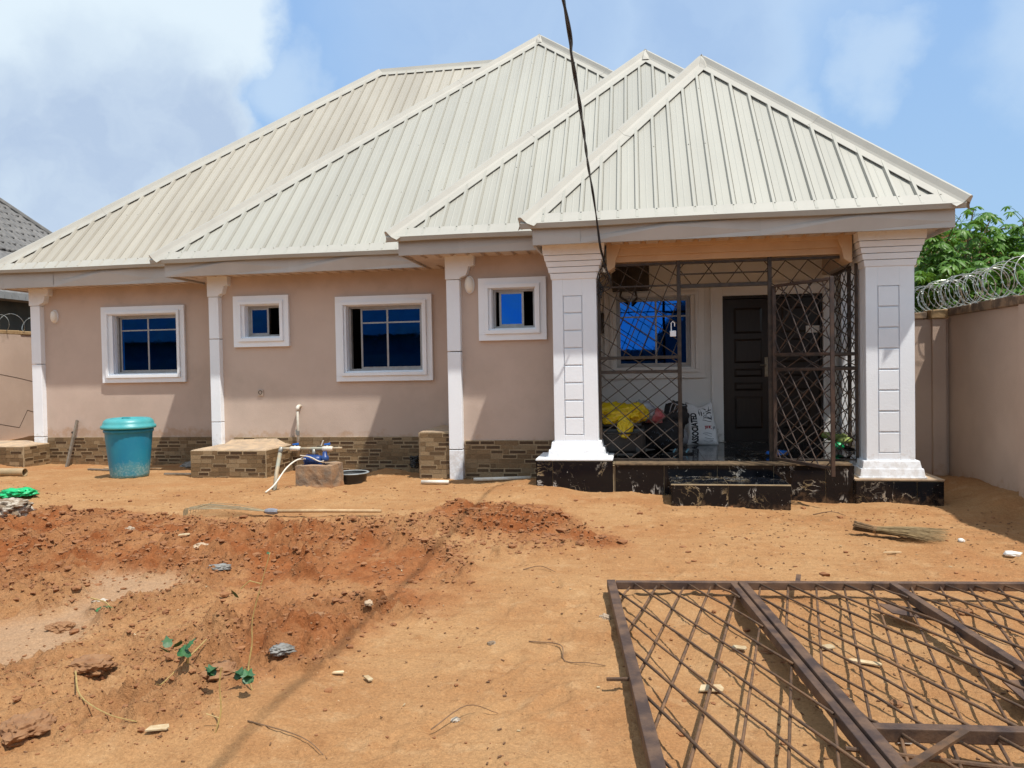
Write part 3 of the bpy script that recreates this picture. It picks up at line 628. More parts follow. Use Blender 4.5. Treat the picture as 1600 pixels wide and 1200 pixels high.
# windows
def window(ox0, ox1, oz0, oz1, ix0, ix1, iz0, iz1, y, leaves, transom=None, surround=m_white, blank=None):
    fr = B(); fy = y+.07; th = .035       # fixed aluminium frame, set back in the reveal
    for a in ((ix0, ix1, iz0, iz0+th), (ix0, ix1, iz1-th, iz1), (ix0, ix0+th, iz0+th, iz1-th), (ix1-th, ix1, iz0+th, iz1-th)): fr.box(a[0], a[1], fy, fy+.08, a[2], a[3])
    win = build('window', fr, m_alu, house, bevel=.003)
    s = B()                                # moulded white surround in three steps
    for k, (d, pr) in enumerate(((0, .055), (.085, .085), (.135, .045))):
        d2 = (.085, .135, 1)[k]; a0, a1, c0, c1 = ox0+d, ox1-d, oz0+d, oz1-d
        b0, b1, e0, e1 = (ox0+d2, ox1-d2, oz0+d2, oz1-d2) if k < 2 else (ix0, ix1, iz0, iz1)
        s.box(a0, a1, y-pr, y+.0-.001, c0, e0); s.box(a0, a1, y-pr, y-.001, e1, c1); s.box(a0, b0, y-pr, y-.001, e0, e1); s.box(b1, a1, y-pr, y-.001, e0, e1)
    for a in ((ix0-.001, ix0+.006, iz0, iz1), (ix1-.006, ix1+.001, iz0, iz1), (ix0+.006, ix1-.006, iz0-.001, iz0+.006), (ix0+.006, ix1-.006, iz1-.006, iz1+.001)): s.box(a[0], a[1], y+.0, y+.069, a[2], a[3])
    build('window_surround', s, surround, win, bevel=.005)
    for k, (x0, x1, dy) in enumerate(leaves):
        sb = B(); r = .028; yy = fy+.012+dy; z0, z1 = iz0+th, iz1-th
        for a in ((x0, x1, z0, z0+r), (x0, x1, z1-r, z1), (x0, x0+r, z0+r, z1-r), (x1-r, x1, z0+r, z1-r)): sb.box(a[0], a[1], yy, yy+.022, a[2], a[3])
        zt = None
        if transom: zt = z0+(z1-z0)*transom; sb.box(x0+r, x1-r, yy+.002, yy+.02, zt-.011, zt+.011)
        build('sash', sb, m_alu, win)
        for zz0, zz1 in (((z0+r, zt-.011), (zt+.011, z1-r)) if zt else ((z0+r, z1-r),)):
            g = B(); t1 = .0018*(1 if k % 2 else -1)
            g.hexa([(x0+r, yy+.008, zz0), (x1-r, yy+.008+t1, zz0), (x1-r, yy+.013+t1, zz0), (x0+r, yy+.013, zz0)], [(x0+r, yy+.008, zz1), (x1-r, yy+.008+t1, zz1), (x1-r, yy+.013+t1, zz1), (x0+r, yy+.013, zz1)])
            build('pane', g, m_glass, win)
    return win
window(-9.305, -7.71, 1.345, 2.68, -9.09, -7.86, 1.50, 2.53, Y1, [(-9.04, -8.45, .02), (-8.50, -7.895, .0)], .76)
window(-6.205, -5.29, 1.885, 2.68, -6.02, -5.43, 2.04, 2.53, Y2, [(-5.985, -5.68, 0)])
window(-4.53, -3.01, 1.325, 2.62, -4.36, -3.17, 1.48, 2.475, Y2, [(-4.18, -3.72, .02), (-3.76, -3.205, .0)], .76)
window(-2.045, -1.145, 1.855, 2.675, -1.87, -1.30, 2.01, 2.535, Y3, [(-1.79, -1.46, 0)])
window(-.46, .985, 1.30, 2.64, -.29, .79, 1.46, 2.50, YP, [(-.255, .335, .02), (.28, .755, .0)], .74, m_porchwall)

# front door, two panelled leaves
def door_leaf(x0, x1, hinge):
    d = B(); d.box(x0, x1, YP+.05, YP+.09, .37, 2.43); o = build('door', d, m_door, house, bevel=.003)
    wd = x1-x0
    for z0, z1, h in ((.55, 1.02, 1), (1.10, 1.22, 0), (1.30, 1.42, 0), (1.50, 1.85, 1), (1.93, 2.30, 1)):
        p = B(); x_0, x_1 = x0+.13, x1-.13; yf = YP+.05
        V = [(x_0, yf, z0), (x_1, yf, z0), (x_1, yf, z1), (x_0, yf, z1), (x_0+.03, yf-.016, z0+.03), (x_1-.03, yf-.016, z0+.03), (x_1-.03, yf-.016, z1-.03), (x_0+.03, yf-.016, z1-.03)]
        p.add(V, [(0,1,5,4), (1,2,6,5), (2,3,7,6), (3,0,4,7), (4,5,6,7)]); build('door_panel', p, m_door, o)
    return o
dl = door_leaf(1.275, 1.93, 'l'); door_leaf(1.936, 2.585, 'r')
b = B(); b.box(1.83, 1.875, YP+.03, YP+.049, 1.30, 1.58); b.tube([(1.852, YP+.045, 1.47), (1.852, YP-.01, 1.47), (1.76, YP-.01, 1.468)], .009, 8); build('handle', b, m_brass, dl)
b = B(); b.box(1.10, 1.24, YP-.05, YP-.001, .36, 2.61); b.box(2.62, 2.76, YP-.05, YP-.001, .36, 2.61); b.box(1.24, 2.62, YP-.05, YP-.001, 2.475, 2.61)
b.box(1.07, 1.10, YP-.065, YP-.001, .36, 2.645); b.box(2.76, 2.79, YP-.065, YP-.001, .36, 2.645); b.box(1.10, 2.76, YP-.065, YP-.001, 2.612, 2.645); build('door_surround', b, m_porchwall, house, bevel=.004)
b = B(); b.box(1.24, 1.273, YP+.0, YP+.10, .36, 2.474); b.box(2.587, 2.62, YP+.0, YP+.10, .36, 2.474); b.box(1.273, 2.587, YP, YP+.10, 2.435, 2.474); b.box(1.273, 2.587, YP-.02, YP+.10, .34, .37); build('door_frame', b, m_door, house)

# porch floor, plinths and step in black marbled tile
fl = B(); fl.box(-.62, 2.36, 9.05, YP, -.4, .325); fl.box(2.36, XR+.05, 9.725, YP, -.4, .324); flo = build('porch_floor', fl, m_grout, house)
def tiles_top(x0, x1, y0, y1, z, nx, ny, parent, th=.012):
    for i in range(nx):
        for j in range(ny):
            b = B(); a, c = x0+(x1-x0)*i/nx, x0+(x1-x0)*(i+1)/nx; e, f = y0+(y1-y0)*j/ny, y0+(y1-y0)*(j+1)/ny
            b.box(a+.003, c-.003, e+.003, f-.003, z, z+th); build('floor_tile', b, m_marble, parent)
tiles_top(-.26, 2.36, 9.3, YP-.02, .345, 5, 4, flo); tiles_top(2.363, 2.83, 9.73, YP-.02, .345, 1, 3, flo)
tb = B(); tb.box(-.26, 2.37, 9.055, 9.297, .325, .352); build('threshold', tb, m_nosing, flo)
def tiles_front(cuts, y, z0, z1, parent, th=.014):
    for a, c in zip(cuts[:-1], cuts[1:]):
        b = B(); b.box(a+.004, c-.004, y-th, y-.001, z0, z1); build('marble_tile', b, m_marble, parent)
def tiles_side(x, ys, z0, z1, parent, sgn, th=.014):
    for a, c in zip(ys[:-1], ys[1:]):
        b = B(); x0, x1 = sorted((x, x+sgn*th)); b.box(x0, x1, a+.004, c-.004, z0, z1); build('marble_tile', b, m_marble, parent)
tiles_front([-.262, .30, .90, 1.52, 2.08, 2.385], 9.05, -.3, .333, flo)
b = B(); b.box(-.62, 2.34, 9.02, 9.052, .337, .352); build('floor_nosing', b, m_nosing, flo)
for lab, xa, xb, zt, cuts in (('', -1.19, -.285, .392, (-1.19, -.99, -.285)), ('', 2.375, 3.30, .178, (2.375, 3.02, 3.30))):
    p = B(); p.box(xa+.016, xb-.016, 9.0, 9.72, -.5, zt); pl = build('column_plinth', p, m_grout, house)
    tiles_front([xa+.01]+list(cuts[1:-1])+[xb-.01], 8.998, -.45, zt-.012, pl)
    tiles_side(xa+.015, [9.0, 9.36, 9.72], -.45, zt-.012, pl, -1); tiles_side(xb-.015, [9.0, 9.36, 9.72], -.45, zt-.012, pl, 1)
    c = B(); c.box(xa, xb, 8.985, 9.72, zt, zt+.015); build('plinth_cap', c, m_capwhite if zt > .3 else m_cement, pl)
st = thing('porch_step', 'low black marbled step below the porch gate', 'step', (.95, 8.7, 0))
b = B(); b.box(.366, 1.575, 8.43, 9.03, -.4, .195); build('step_core', b, m_grout, st)
for a, c in ((.36, .95), (.95, 1.585)):
    b = B(); b.box(a+.004, c-.004, 8.414, 8.429, -.35, .196); build('marble_tile', b, m_marble, st)
    b = B(); b.box(a+.004, c-.004, 8.43, 9.028, .196, .209); build('tread_tile', b, m_marble, st)
for x, s_ in ((.366, -1), (1.575, 1)):
    b = B(); x0, x1 = sorted((x+s_*.001, x+s_*.014)); b.box(x0, x1, 8.43, 9.03, -.35, .194); build('marble_tile', b, m_marble, st)
b = B(); b.box(.352, 1.589, 8.412, 8.43, .199, .211); build('tile_trim', b, m_grout, st)

# columns
def column(xl, xr, zb, zt, baselayers):
    yf, yb = 9.11, 9.58; cx = (xl+xr)/2
    c = B(); c.box(xl, xr, yf+.022, yb, zb, zt)
    i0, i1, j0, j1 = xl+.125, xl+.355, zb+.28, 2.335
    for a in ((xl, i0, zb, zt), (i1, xr, zb, zt), (i0, i1, zb, j0), (i0, i1, j1, zt)): c.box(a[0], a[1], yf, yf+.0218, a[2], a[3])
    col = build('column', c, m_white, house, bevel=.004)
    n = 8
    for k in range(n):
        a, e = j0+(j1-j0)*k/n, j0+(j1-j0)*(k+1)/n; p = B(); j = random.uniform(-.0015, .0015)
        p.box(i0+.010, i1-.010, yf-.001+j, yf+.0215, a+.0085, e-.0085); build('panel_block', p, m_white, col, bevel=.005)
    for k in range(5):      # capital, five flaring courses
        e = (.012, .035, .055, .075, .095)[k]; h0 = zt-.02+(0, .075, .145, .21, .28)[k]; h1 = zt-.02+(.069, .139, .204, .274, .43)[k]
        p = B(); f = .012
        p.hexa([(xl-e, yf-e, h0), (xr+e, yf-e, h0), (xr+e, yb+e, h0), (xl-e, yb+e, h0)], [(xl-e-f, yf-e-f, h1), (xr+e+f, yf-e-f, h1), (xr+e+f, yb+e+f, h1), (xl-e-f, yb+e+f, h1)]); build('capital', p, m_white, col, bevel=.004)
    for (e, h0, h1, tp) in baselayers:
        p = B(); p.hexa([(xl-e, yf-e*.7, h0), (xr+e, yf-e*.7, h0), (xr+e, yb+e*.7, h0), (xl-e, yb+e*.7, h0)], [(xl-e+tp, yf-e*.7+tp, h1), (xr+e-tp, yf-e*.7+tp, h1), (xr+e-tp, yb+e*.7-tp, h1), (xl-e+tp, yb+e*.7-tp, h1)]); build('base', p, m_white, col, bevel=.005)
column(-.975, -.455, .40, 2.55, [(.10, .407, .425, .0), (.075, .425, .51, .01), (.045, .51, .60, .015)])
column(2.535, 3.045, .19, 2.57, [(.10, .193, .212, .0), (.085, .212, .30, .012), (.055, .30, .385, .015)])
# tan beam between the columns, with stepped mouldings and brackets
b = B(); b.box(-.33, 2.42, 9.30, 9.52, 2.73, 2.96); b.box(-.33, 2.42, 9.255, 9.299, 2.80, 2.96); b.box(-.33, 2.42, 9.21, 9.254, 2.885, 2.96); bm_ = build('porch_beam', b, m_beam, house, bevel=.005)
for s_, x0 in ((1, -.33), (-1, 2.42)):
    b = B(); b.poly_y([(x0, 2.958), (x0+s_*.17, 2.958), (x0+s_*.15, 2.86), (x0+s_*.11, 2.76), (x0+s_*.09, 2.66), (x0+s_*.03, 2.62), (x0, 2.62)][::s_], 9.19, 9.55); build('beam_bracket', b, m_beam, bm_, bevel=.004)
b = B(); b.box(2.62, 2.82, 9.6, YP, 2.73, 2.96); b.box(-.62, 2.9, 9.53, YP, 2.962, 3.0); build('porch_ceiling', b, m_soffit, house)
b = B(); b.box(2.84, XR+.02, YP-.13, YP-.001, -.3, 2.95); build('pilaster', b, m_white, house, bevel=.005)

# ---------------- roofs: four hipped fronts of ribbed sheet
PITCH = .212
def sheet_profile():
    return [(0, 0), (.066, 0), (.072, .0022), (.078, .0022), (.084, 0), (PITCH-.060, 0), (PITCH-.050, .034), (PITCH-.020, .034), (PITCH-.004, 0)]
def make_roof(xl, xr, ye, ze, xp, yp, zp, xr2=None, yback=16.5, xpan=None, m_sheet=None):
    """front plane from the eave (xl..xr, ye, ze) up to the peak; ridge from xp to xr2 (if any); hips run to both eave corners"""
    xr2 = xp if xr2 is None else xr2; k = (zp-ze)/(yp-ye); n = Vector((0, -k, 1)).normalized(); sk = -.018
    def ytop(x):
        if x < xp: return ye+(yp-ye)*max(0, (x-xl)/(xp-xl))
        if x > xr2: return ye+(yp-ye)*max(0, (xr-x)/(xr-xr2))
        return yp
    def P(x, y, h=0): return Vector((x, y, ze+k*(y-ye)))+n*h
    und = B(); o_ = n*sk
    A, Bq, Cq, D = P(xl, ye, sk), P(xr, ye, sk), P(xr2, yp, sk), P(xp, yp, sk)
    und.add([A, Bq, Cq, D], [(0,1,2,3)])
    und.add([(xl, ye, ze+sk), (xp, yp, zp+sk), (xp, yback, zp+sk), (xl, yback, ze+sk)], [(0,1,2,3)])
    und.add([(xr, ye, ze+sk), (xr, yback, ze+sk), (xr2, yback, zp+sk), (xr2, yp, zp+sk)], [(0,1,2,3)])
    roof = build('roof', und, m_roof, house)
    x = xl+.02
    while x < (xpan or xr)-.05:
        prof = [(x+dx, h) for dx, h in sheet_profile() if x+dx <= xr-.004]
        if len(prof) < 3: break
        b = B(); j = random.uniform(-.001, .0015); V = []
        sc = random.uniform(-.012, .012)
        for px, h in prof: V.append(P(px, ye-.035, h+j))
        for px, h in prof: V.append(P(px, max(ye-.034, ytop(px)), h+j+.0005))
        m = len(prof); F = [(i, i+1, m+i+1, m+i) for i in range(m-1)]
        b.add(V, F); build('roof_panel', b, m_sheet or m_roof, roof)
        x += PITCH
    # hip and ridge caps
    def cap(a, c, n1, n2, ext=0.0, name='hip_cap'):
        a, c = Vector(a), Vector(c); d = (c-a).normalized(); a = a-d*ext
        p1 = n1.cross(d).normalized(); p2 = n2.cross(d).normalized()
        if p1.dot(n2) > 0: p1 = -p1
        if p2.dot(n1) > 0: p2 = -p2
        upv = (n1+n2).normalized(); side = d.cross(upv).normalized()
        if side.dot(p1) < 0: side = -side
        L = (c-a).length; nseg = max(1, round(L/2.4)); prev = None
        for s_ in range(nseg):
            q0, q1 = a+d*(L*s_/nseg-(.05 if s_ else 0)), a+d*(L*(s_+1)/nseg); lift = .003*(s_ % 2)
            sec = lambda q: [q+p1*.15+n1*(.030+lift), q+p1*.062+n1*(.034+lift), q+p1*.05+upv*(.03+lift)+n1*.022, q+side*.028+upv*(.086+lift), q+upv*(.096+lift), q-side*.028+upv*(.086+lift), q+p2*.05+upv*(.03+lift)+n2*.022, q+p2*.062+n2*(.034+lift), q+p2*.15+n2*(.030+lift)]
            S0, S1 = sec(q0), sec(q1); b = B(); b.add(S0+S1, [(i, i+1, 10+i-0, 9+i) for i in range(8)]); b.add([S0[2], S0[3], S0[4], S0[5], S0[6]], [(0,1,2,3,4)])
            low = [v-upv*.006 for v in (S0[0], S0[1])]+[v-upv*.006 for v in (S1[0], S1[1])]
            b.add([S0[0], S1[0], low[2], low[0]], [(0,1,2,3)]); build(name, b, m_roofcap, roof)
    nl = Vector((-(zp-ze), 0, (xp-xl))).normalized(); nr = Vector(((zp-ze), 0, (xr-xr2))).normalized(); nb = Vector((0, k, 1)).normalized()
    cap((xl, ye, ze), (xp, yp, zp), n, nl, .06)
    if xpan is None: cap((xr, ye, ze), (xr2, yp, zp), n, nr, .06)
    if xr2 > xp+.1: cap((xp, yp, zp), (xr2, yp, zp), n, nb, 0, 'ridge_cap')
    else: 
        cap((xp, yp, zp), (xp, yback, zp), nl, nr, 0, 'ridge_cap')
        # crumpled sheet wrapped over the peak
        b = B(); V = []; F = []; rings = ((0, .115), (.07, .108), (.13, .075), (.19, .03))
        rnd = random.Random(int(xp*100))
        for r, h in rings:
            for t in range(14):
                an = 2*math.pi*t/14; q = Vector((xp+math.cos(an)*r, yp+math.sin(an)*r, 0)); drop = max(0, (yp-q.y))*k*.9 + abs(q.x-xp)*.75*(zp-ze)/(xp-xl)
                V.append(Vector((q.x, q.y, zp+h-drop*.8+rnd.uniform(-.012, .018))))
        for i in range(3):
            for t in range(14): F.append((i*14+t, i*14+(t+1) % 14, (i+1)*14+(t+1) % 14, (i+1)*14+t))
        b.add(V, F); build('peak_flashing', b, m_roofcap, roof)
    # dark screw heads on the ribs
    sc_ = B(); x = xl+.02
    while x < (xpan or xr)-.05:
        xc = x+PITCH-.035; yt = ytop(xc); yy = ye+.06
        while yy < yt-.1:
            if random.random() < .42 or yy < ye+.1:
                q = P(xc+random.uniform(-.008, .008), yy, .034); r = .011; sc_.add([q+Vector((-r,0,0)), q+Vector((0,-r*.7,-r*.7)), q+Vector((r,0,0)), q+Vector((0,r*.7,r*.7)), q+n*.012], [(0,1,4),(1,2,4),(2,3,4),(3,0,4)])
            yy += 1.02 if yy > ye+.1 else .95
        x += PITCH
    if sc_.v: build('screw_heads', sc_, m_steel, roof, stuff=True)
    # eave trim: sheet folded over the edge of the ribs, then the drip lip
    e = B(); N_ = max(2, int(((xpan or xr)-xl)/.5)); x1_ = (xr+.02) if xpan is None else xpan
    for i in range(N_):
        a, c = xl-.06+(x1_-xl+.06)*i/N_, xl-.06+(x1_-xl+.06)*(i+1)/N_
        ja, jc = (math.sin(a*2.1)*.006, math.sin(c*2.1)*.006)
        for (X, J) in ((a, ja), (c, jc)): e.v += [tuple(P(X, ye+.075, .030)), tuple(P(X, ye-.055, .033+J*.4)), (X, ye-.062, ze-.085+J), (X, ye-.040, ze-.088+J)]
        o0 = len(e.v)-8; e.f += [(o0, o0+4, o0+5, o0+1), (o0+1, o0+5, o0+6, o0+2), (o0+2, o0+6, o0+7, o0+3)]
    build('eave_trim', e, m_roofcap, roof)
    return roof
make_roof(-11.02, 3.5, 11.79, 3.36, -5.5, 16.5, 8.06, xr2=-1.6, yback=21.3, xpan=-1.7, m_sheet=m_roofdusty)
make_roof(-7.18, 3.5, 10.70, 3.245, -1.84, 15.58, 8.10, yback=16.6)
make_roof(-3.06, 3.5, 9.50, 3.21, .214, 12.82, 6.52, yback=16.0)
make_roof(-1.225, 3.40, 8.77, 3.165, .98, 11.40, 5.81, yback=14.5)

# fascia boards of folded sheet, soffits of ribbed sheet
def fascia(x0, x1, y, zb, zt, cuts, retl=None, retr=None):
    cs = [x0]+[c for c in cuts if x0 < c < x1]+[x1]; L = 1.95
    f = B(); f.box(x0+.01, x1-.01, y+.012, y+.035, zb, zt); fo = build('fascia', f, m_fascia, house)
    if retl: 
        r = B(); r.box(x0-.004, x0+.02, y+.01, retl, zb, zt); build('fascia_return', r, m_fascia, fo)
    if retr:
        r = B(); r.box(x1-.02, x1+.004, y+.01, retr, zb, zt); build('fascia_return', r, m_fascia, fo)
    for a, c in zip(cs[:-1], cs[1:]):
        b = B(); full = c-a > 1.2; mid = (a+c)/2; h = zt-zb; zl = zb+.30*h; j = random.uniform(-.002, .002)
        if full:
            V = [(a,y,zb),(c,y,zb),(c,y+.004,zl),(mid,y-.042,zb+.74*h),(a,y+.004,zl),(a,y+.003,zt),(c,y+.003,zt),(mid,y-.012,zt),(mid,y+.001,zb)]
            b.add([(q[0], q[1]+j, q[2]) for q in V], [(0,8,3,4),(8,1,2,3),(4,3,7,5),(3,2,6,7)])
        else:
            s_ = 1 if abs(c-x1) < 1e-6 else -1
            V = [(a,y,zb),(c,y,zb),(c,y+.002,zb+(.3 if s_ < 0 else .6)*h),(a,y+.002,zb+(.6 if s_ < 0 else .3)*h),(c,y+.002,zt),(a,y+.002,zt)]
            b.add([(q[0], q[1]+j+(-.008 if i in (2,3) else 0), q[2]) for i, q in enumerate(V)], [(0,1,2,3),(3,2,4,5)])
        build('fascia_panel', b, m_fascia, fo)
fascia(-11.0, -7.05, 11.82, 3.02, 3.30, (-10.85, -9.88, -7.99), retl=21)
fascia(-7.06, -2.99, 10.72, 2.96, 3.20, (-5.06, -3.06), retl=11.8)
fascia(-2.99, -1.1, 9.53, 2.955, 3.15, (-2.2,), retl=10.75)
fascia(-1.155, 3.34, 8.78, 2.895, 3.095, (-.61, 1.37), retl=9.6, retr=15.5)
def soffit(x0, x1, y0, y1, z):
    s = B(); s.box(x0, x1, y0, y1, z+.035, z+.04); so = build('soffit', s, m_soffit, house)
    x = x0
    while x < x1-.03:
        e = min(x+.2, x1); b = B(); prof = [(x, 0), (x+.012, .028), (x+.05, .028), (x+.062, 0), (e-.002, 0)]
        prof = [p for p in prof if p[0] <= e]
        V = [(px, y0, z+h) for px, h in prof]+[(px, y1, z+h) for px, h in prof]; m = len(prof)
        b.add(V, [(i, m+i, m+i+1, i+1) for i in range(m-1)]); build('soffit_panel', b, m_soffit, so); x += .2
soffit(-10.98, -6.55, 11.85, Y1-.002, 3.035); soffit(-7.03, -2.5, 10.76, Y2-.002, 2.985); soffit(-2.96, -.9, 9.57, Y3-.002, 2.97); soffit(-1.13, 3.34, 8.82, 9.24, 2.925)
for q in ((3.06, 3.35, 9.2, 15.4, 2.93, 2.95), (-2.96, -2.5, Y3, 10.72, 2.98, 3.0), (-7.03, X2L, Y2, 11.8, 2.99, 3.01), (-10.98, X1L, Y1, 20.9, 3.04, 3.06)):
    b = B(); b.box(*q); build('side_soffit', b, m_soffit, house)

# oval bulkhead lamps, junction plate
def wall_lamp(x, y, z):
    b = B(); pts = []
    for k in range(24):
        t = 2*math.pi*k/24; pts.append((x+.066*math.cos(t), z+.118*math.sin(t)))
    b.poly_y(pts[::-1], y-.03, y); o = build('wall_lamp', b, m_capwhite, house)
    l = B(); rings = [(1.0, .03), (.95, .065), (.65, .085), (.05, .092)]; V = []; F = []
    for r, d in rings:
        for k in range(20):
            t = 2*math.pi*k/20; V.append((x+.057*r*math.cos(t), y-d, z+.108*r*math.sin(t)))
    for i in range(3):
        for k in range(20): F.append((i*20+k, i*20+(k+1) % 20, (i+1)*20+(k+1) % 20, (i+1)*20+k))
    F.append(tuple(60+k for k in range(20))); l.add(V, F); build('lens', l, m_lens, o, smooth=True)
wall_lamp(-10.24, Y1, 2.545); wall_lamp(-2.165, Y3, 2.60)
b = B(); b.box(-5.845, -5.755, Y2-.018, Y2, 1.12, 1.215); so_ = build('socket_plate', b, m_socket, house, bevel=.004)
b = B(); b.tube([(-5.80+.028*math.cos(t*.5236), Y2-.021, 1.175+.028*math.sin(t*.5236)) for t in range(13)], .004, 6); build('socket_ring', b, m_dark2, so_)
b = B(); b.tube([(-9.95, Y1-.03, .47), (-9.95, Y1+.01, .47)], .022, 10); build('drain_hole', b, m_dark2, house)

# ------------------------------------------------------------------ yard walls, razor wire, neighbours
def coping_blocks(parent, a, c, zc, wid, hgt, step, material, along='y', x=0):
    u = a
    while u < c-.05:
        e = min(u+step*random.uniform(.8, 1.2), c); b = B(); j = random.uniform(-.012, .012); dz = random.uniform(-.012, .014)
        if along == 'y': b.hexa([(x-.02+j, u+.003, zc), (x+wid+j, u+.003, zc), (x+wid+j, e-.003, zc), (x-.02+j, e-.003, zc)], [(x-.025+j, u+.004, zc+hgt+dz), (x+wid+j, u+.004, zc+hgt), (x+wid+j, e-.004, zc+hgt-dz), (x-.02+j, e-.004, zc+hgt+dz*.5)])
        else: b.hexa([(u+.003, x-.02+j, zc), (e-.003, x-.02+j, zc), (e-.003, x+wid+j, zc), (u+.003, x+wid+j, zc)], [(u+.004, x-.025+j, zc+hgt+dz), (e-.004, x-.02+j, zc+hgt), (e-.004, x+wid+j, zc+hgt-dz), (u+.004, x+wid+j, zc+hgt)])
        build('coping_block', b, material, parent, bevel=.012); u = e
yw = thing('yard_wall', 'tall brown rendered yard wall in shade along the right edge, razor wire on top', 'wall', (4.08, 5, 0))
b = B(); b.box(4.0, 4.16, -3, 10.93, -.6, 2.06); build('wall_body', b, m_fence, yw)
for y in (8.62, 4.4, .2): 
    b = B(); b.box(3.95, 4.0, y-.17, y+.17, -.6, 2.075); build('pier', b, m_fence, yw)
coping_blocks(yw, -3, 10.72, 2.062, .20, .10, .55, m_coping, 'y', 3.97)
bw = thing('back_wall', 'short shaded wall closing the passage beside the right porch column', 'wall', (3.5, 10.8, 0))
b = B(); b.box(XR+.02, 3.998, 10.75, 10.91, -.6, 2.03); build('wall_body', b, m_fence, bw)
b = B(); b.box(3.79, 3.95, 10.69, 10.748, -.6, 2.03); build('pier', b, m_fence, bw)
coping_blocks(bw, XR+.03, 3.74, 2.032, .19, .09, .4, m_coping, 'x', 10.74)
b = B(); b.hexa([(3.76, 10.66, 2.032), (3.97, 10.66, 2.032), (3.97, 10.92, 2.032), (3.76, 10.92, 2.032)], [(3.75, 10.65, 2.145), (3.98, 10.65, 2.15), (3.98, 10.92, 2.15), (3.75, 10.92, 2.145)]); build('pier_cap', b, m_copingnew, bw, bevel=.012)
lw = thing('boundary_wall', 'sunlit beige boundary wall beyond the left end of the house', 'wall', (-12.4, 13, 0))
b = B(); b.box(-12.46, -12.3, 10.6, 24, -.5, 2.33); build('wall_body', b, m_fence, lw)
coping_blocks(lw, 11.5, 17, 2.332, .19, .075, .6, m_copingnew, 'y', -12.48)
b = B()
for pl in ([(13.0, 1.56), (13.25, 1.535), (13.72, 1.452), (14.19, 1.351), (14.6, 1.30)], [(12.9, .60), (13.21, .558), (13.68, .458), (13.90, .795), (14.2, .71), (14.6, .66)]):
    for (ya, za), (yb, zb) in zip(pl[:-1], pl[1:]): b.bar((-12.299, ya, za), (-12.299, yb, zb), .006, .006)
build('plaster_crack', b, m_dark2, lw, stuff=True)

def razor(name, label, p0, p1, r, pitch, seed, closed=0.0):
    rnd = random.Random(seed); a, c = Vector(p0), Vector(p1); L = (c-a).length; d = (c-a)/L; s = Vector((0,0,1)).cross(d).normalized(); n = int(L/pitch*26)
    pts = []; sag = 0
    for i in range(n+1):
        t = i/26*2*math.pi; q = i/n; rr = r*(1+.10*math.sin(q*31+seed)+.05*math.sin(q*77)); sh = math.sin(q*19+seed)*pitch*.35
        pts.append(a+d*(L*q+sh+closed*pitch*.35*math.sin(t*2))+s*(rr*math.cos(t))+Vector((0,0,rr*math.sin(t)+r*.04*math.sin(q*23))))
    b = B(); b.tube(pts, .0046, 5, False); o = solo(name, b, m_razor, label, 'razor wire', tuple(a))
    bb = B()
    for i in range(0, n, 3):
        q = pts[i]; e = (pts[min(i+1, n)]-q).normalized(); u = e.cross(d)
        if u.length < .01: continue
        u.normalize(); h = .012
        bb.add([q-e*.011-u*h, q+e*.011-u*h*.8, q+e*.005, q+e*.012+u*h, q-e*.012+u*h*.8, q-e*.005, q+d*.002], [(0,1,2,6,5), (5,6,2,3,4)])
    build('barbs', bb, m_razor, o, stuff=True); return o
rz = razor('razor_wire', 'coil of silver razor wire on the right yard wall before the green trees', (4.07, -1, 2.37), (4.07, 9.2, 2.37), .205, .34, 3)
rz2 = razor('razor_wire', 'tight dense bunch of razor wire coils next to the right porch column', (4.06, 9.25, 2.36), (4.02, 12.3, 2.33), .195, .115, 8, .3)
razor('razor_wire', 'loose thin loops of razor wire on the far left boundary wall', (-12.38, 12.4, 2.56), (-12.38, 16.5, 2.56), .17, .42, 5)

# grey-tiled house beyond the left wall
nb = thing('neighbour_house', 'dark house with a grey stone-coated tile roof at the left edge', 'house', (-16, 17, 0))
b = B(); b.box(-21, -15.1, 9, 22.5, -.3, 3.35); build('wall', b, m_nbwall, nb)
ex, ez, kk = -14.5, 3.40, .8; yh = 21.9
def rp(u, y, h=0):      # u metres inward from the eave
    n_ = Vector((kk, 0, 1)).normalized(); return Vector((ex-u, y, ez+kk*u))+n_*h
def yhip(u): return yh-u*.40*1.1
b = B(); b.add([rp(0, 8), rp(0, yhip(0)), rp(5.2, yhip(5.2)), rp(5.2, 9)], [(0,1,2,3)]); b.add([rp(0, yhip(0)), (-21.5, yh, ez), rp(5.2, yhip(5.2))], [(0,1,2)]); b.add([rp(5.2, 9), rp(5.2, yhip(5.2)), (-24, yh-1, ez), (-24, 9, ez)], [(0,1,2,3)]); nroof = build('roof', b, m_nbroof, nb)
tile_me = None
cw, ch = .40, .30
tb_ = B(); prof = [(0, .012), (.07, .012), (.10, .040), (.17, .046), (.20, .046), (.24, .012), (.30, .012), (.33, .040), (.38, .040), (.40, .012)]
V = []
for u_, lift in ((-.03, .03), (.30, .004)):
    for yy, h in prof: V.append((Vector((-u_, yy, kk*u_)))+Vector((kk, 0, 1)).normalized()*(h+lift))
V += [v+Vector((0, 0, -.035)) for v in V[:10]]
tb_.add(V, [(i, i+1, 11+i, 10+i) for i in range(9)]+[(20+i, 21+i, i+1, i) for i in range(9)]); tile_me = tb_.mesh('roof_tile'); tile_me.materials.append(m_nbroof)
nt_ = 0
for i in range(6, 18):
    u = i*ch*.97
    y = yhip(u)-.42
    while y > 16.4 and nt_ < 290:
        t_ = bpy.data.objects.new('roof_tile', tile_me); COL.objects.link(t_); t_.parent = nroof
        t_.location = rp(u, y+random.uniform(-.006, .006), random.uniform(0, .006))-OFF[nb]; nt_ += 1; y -= cw
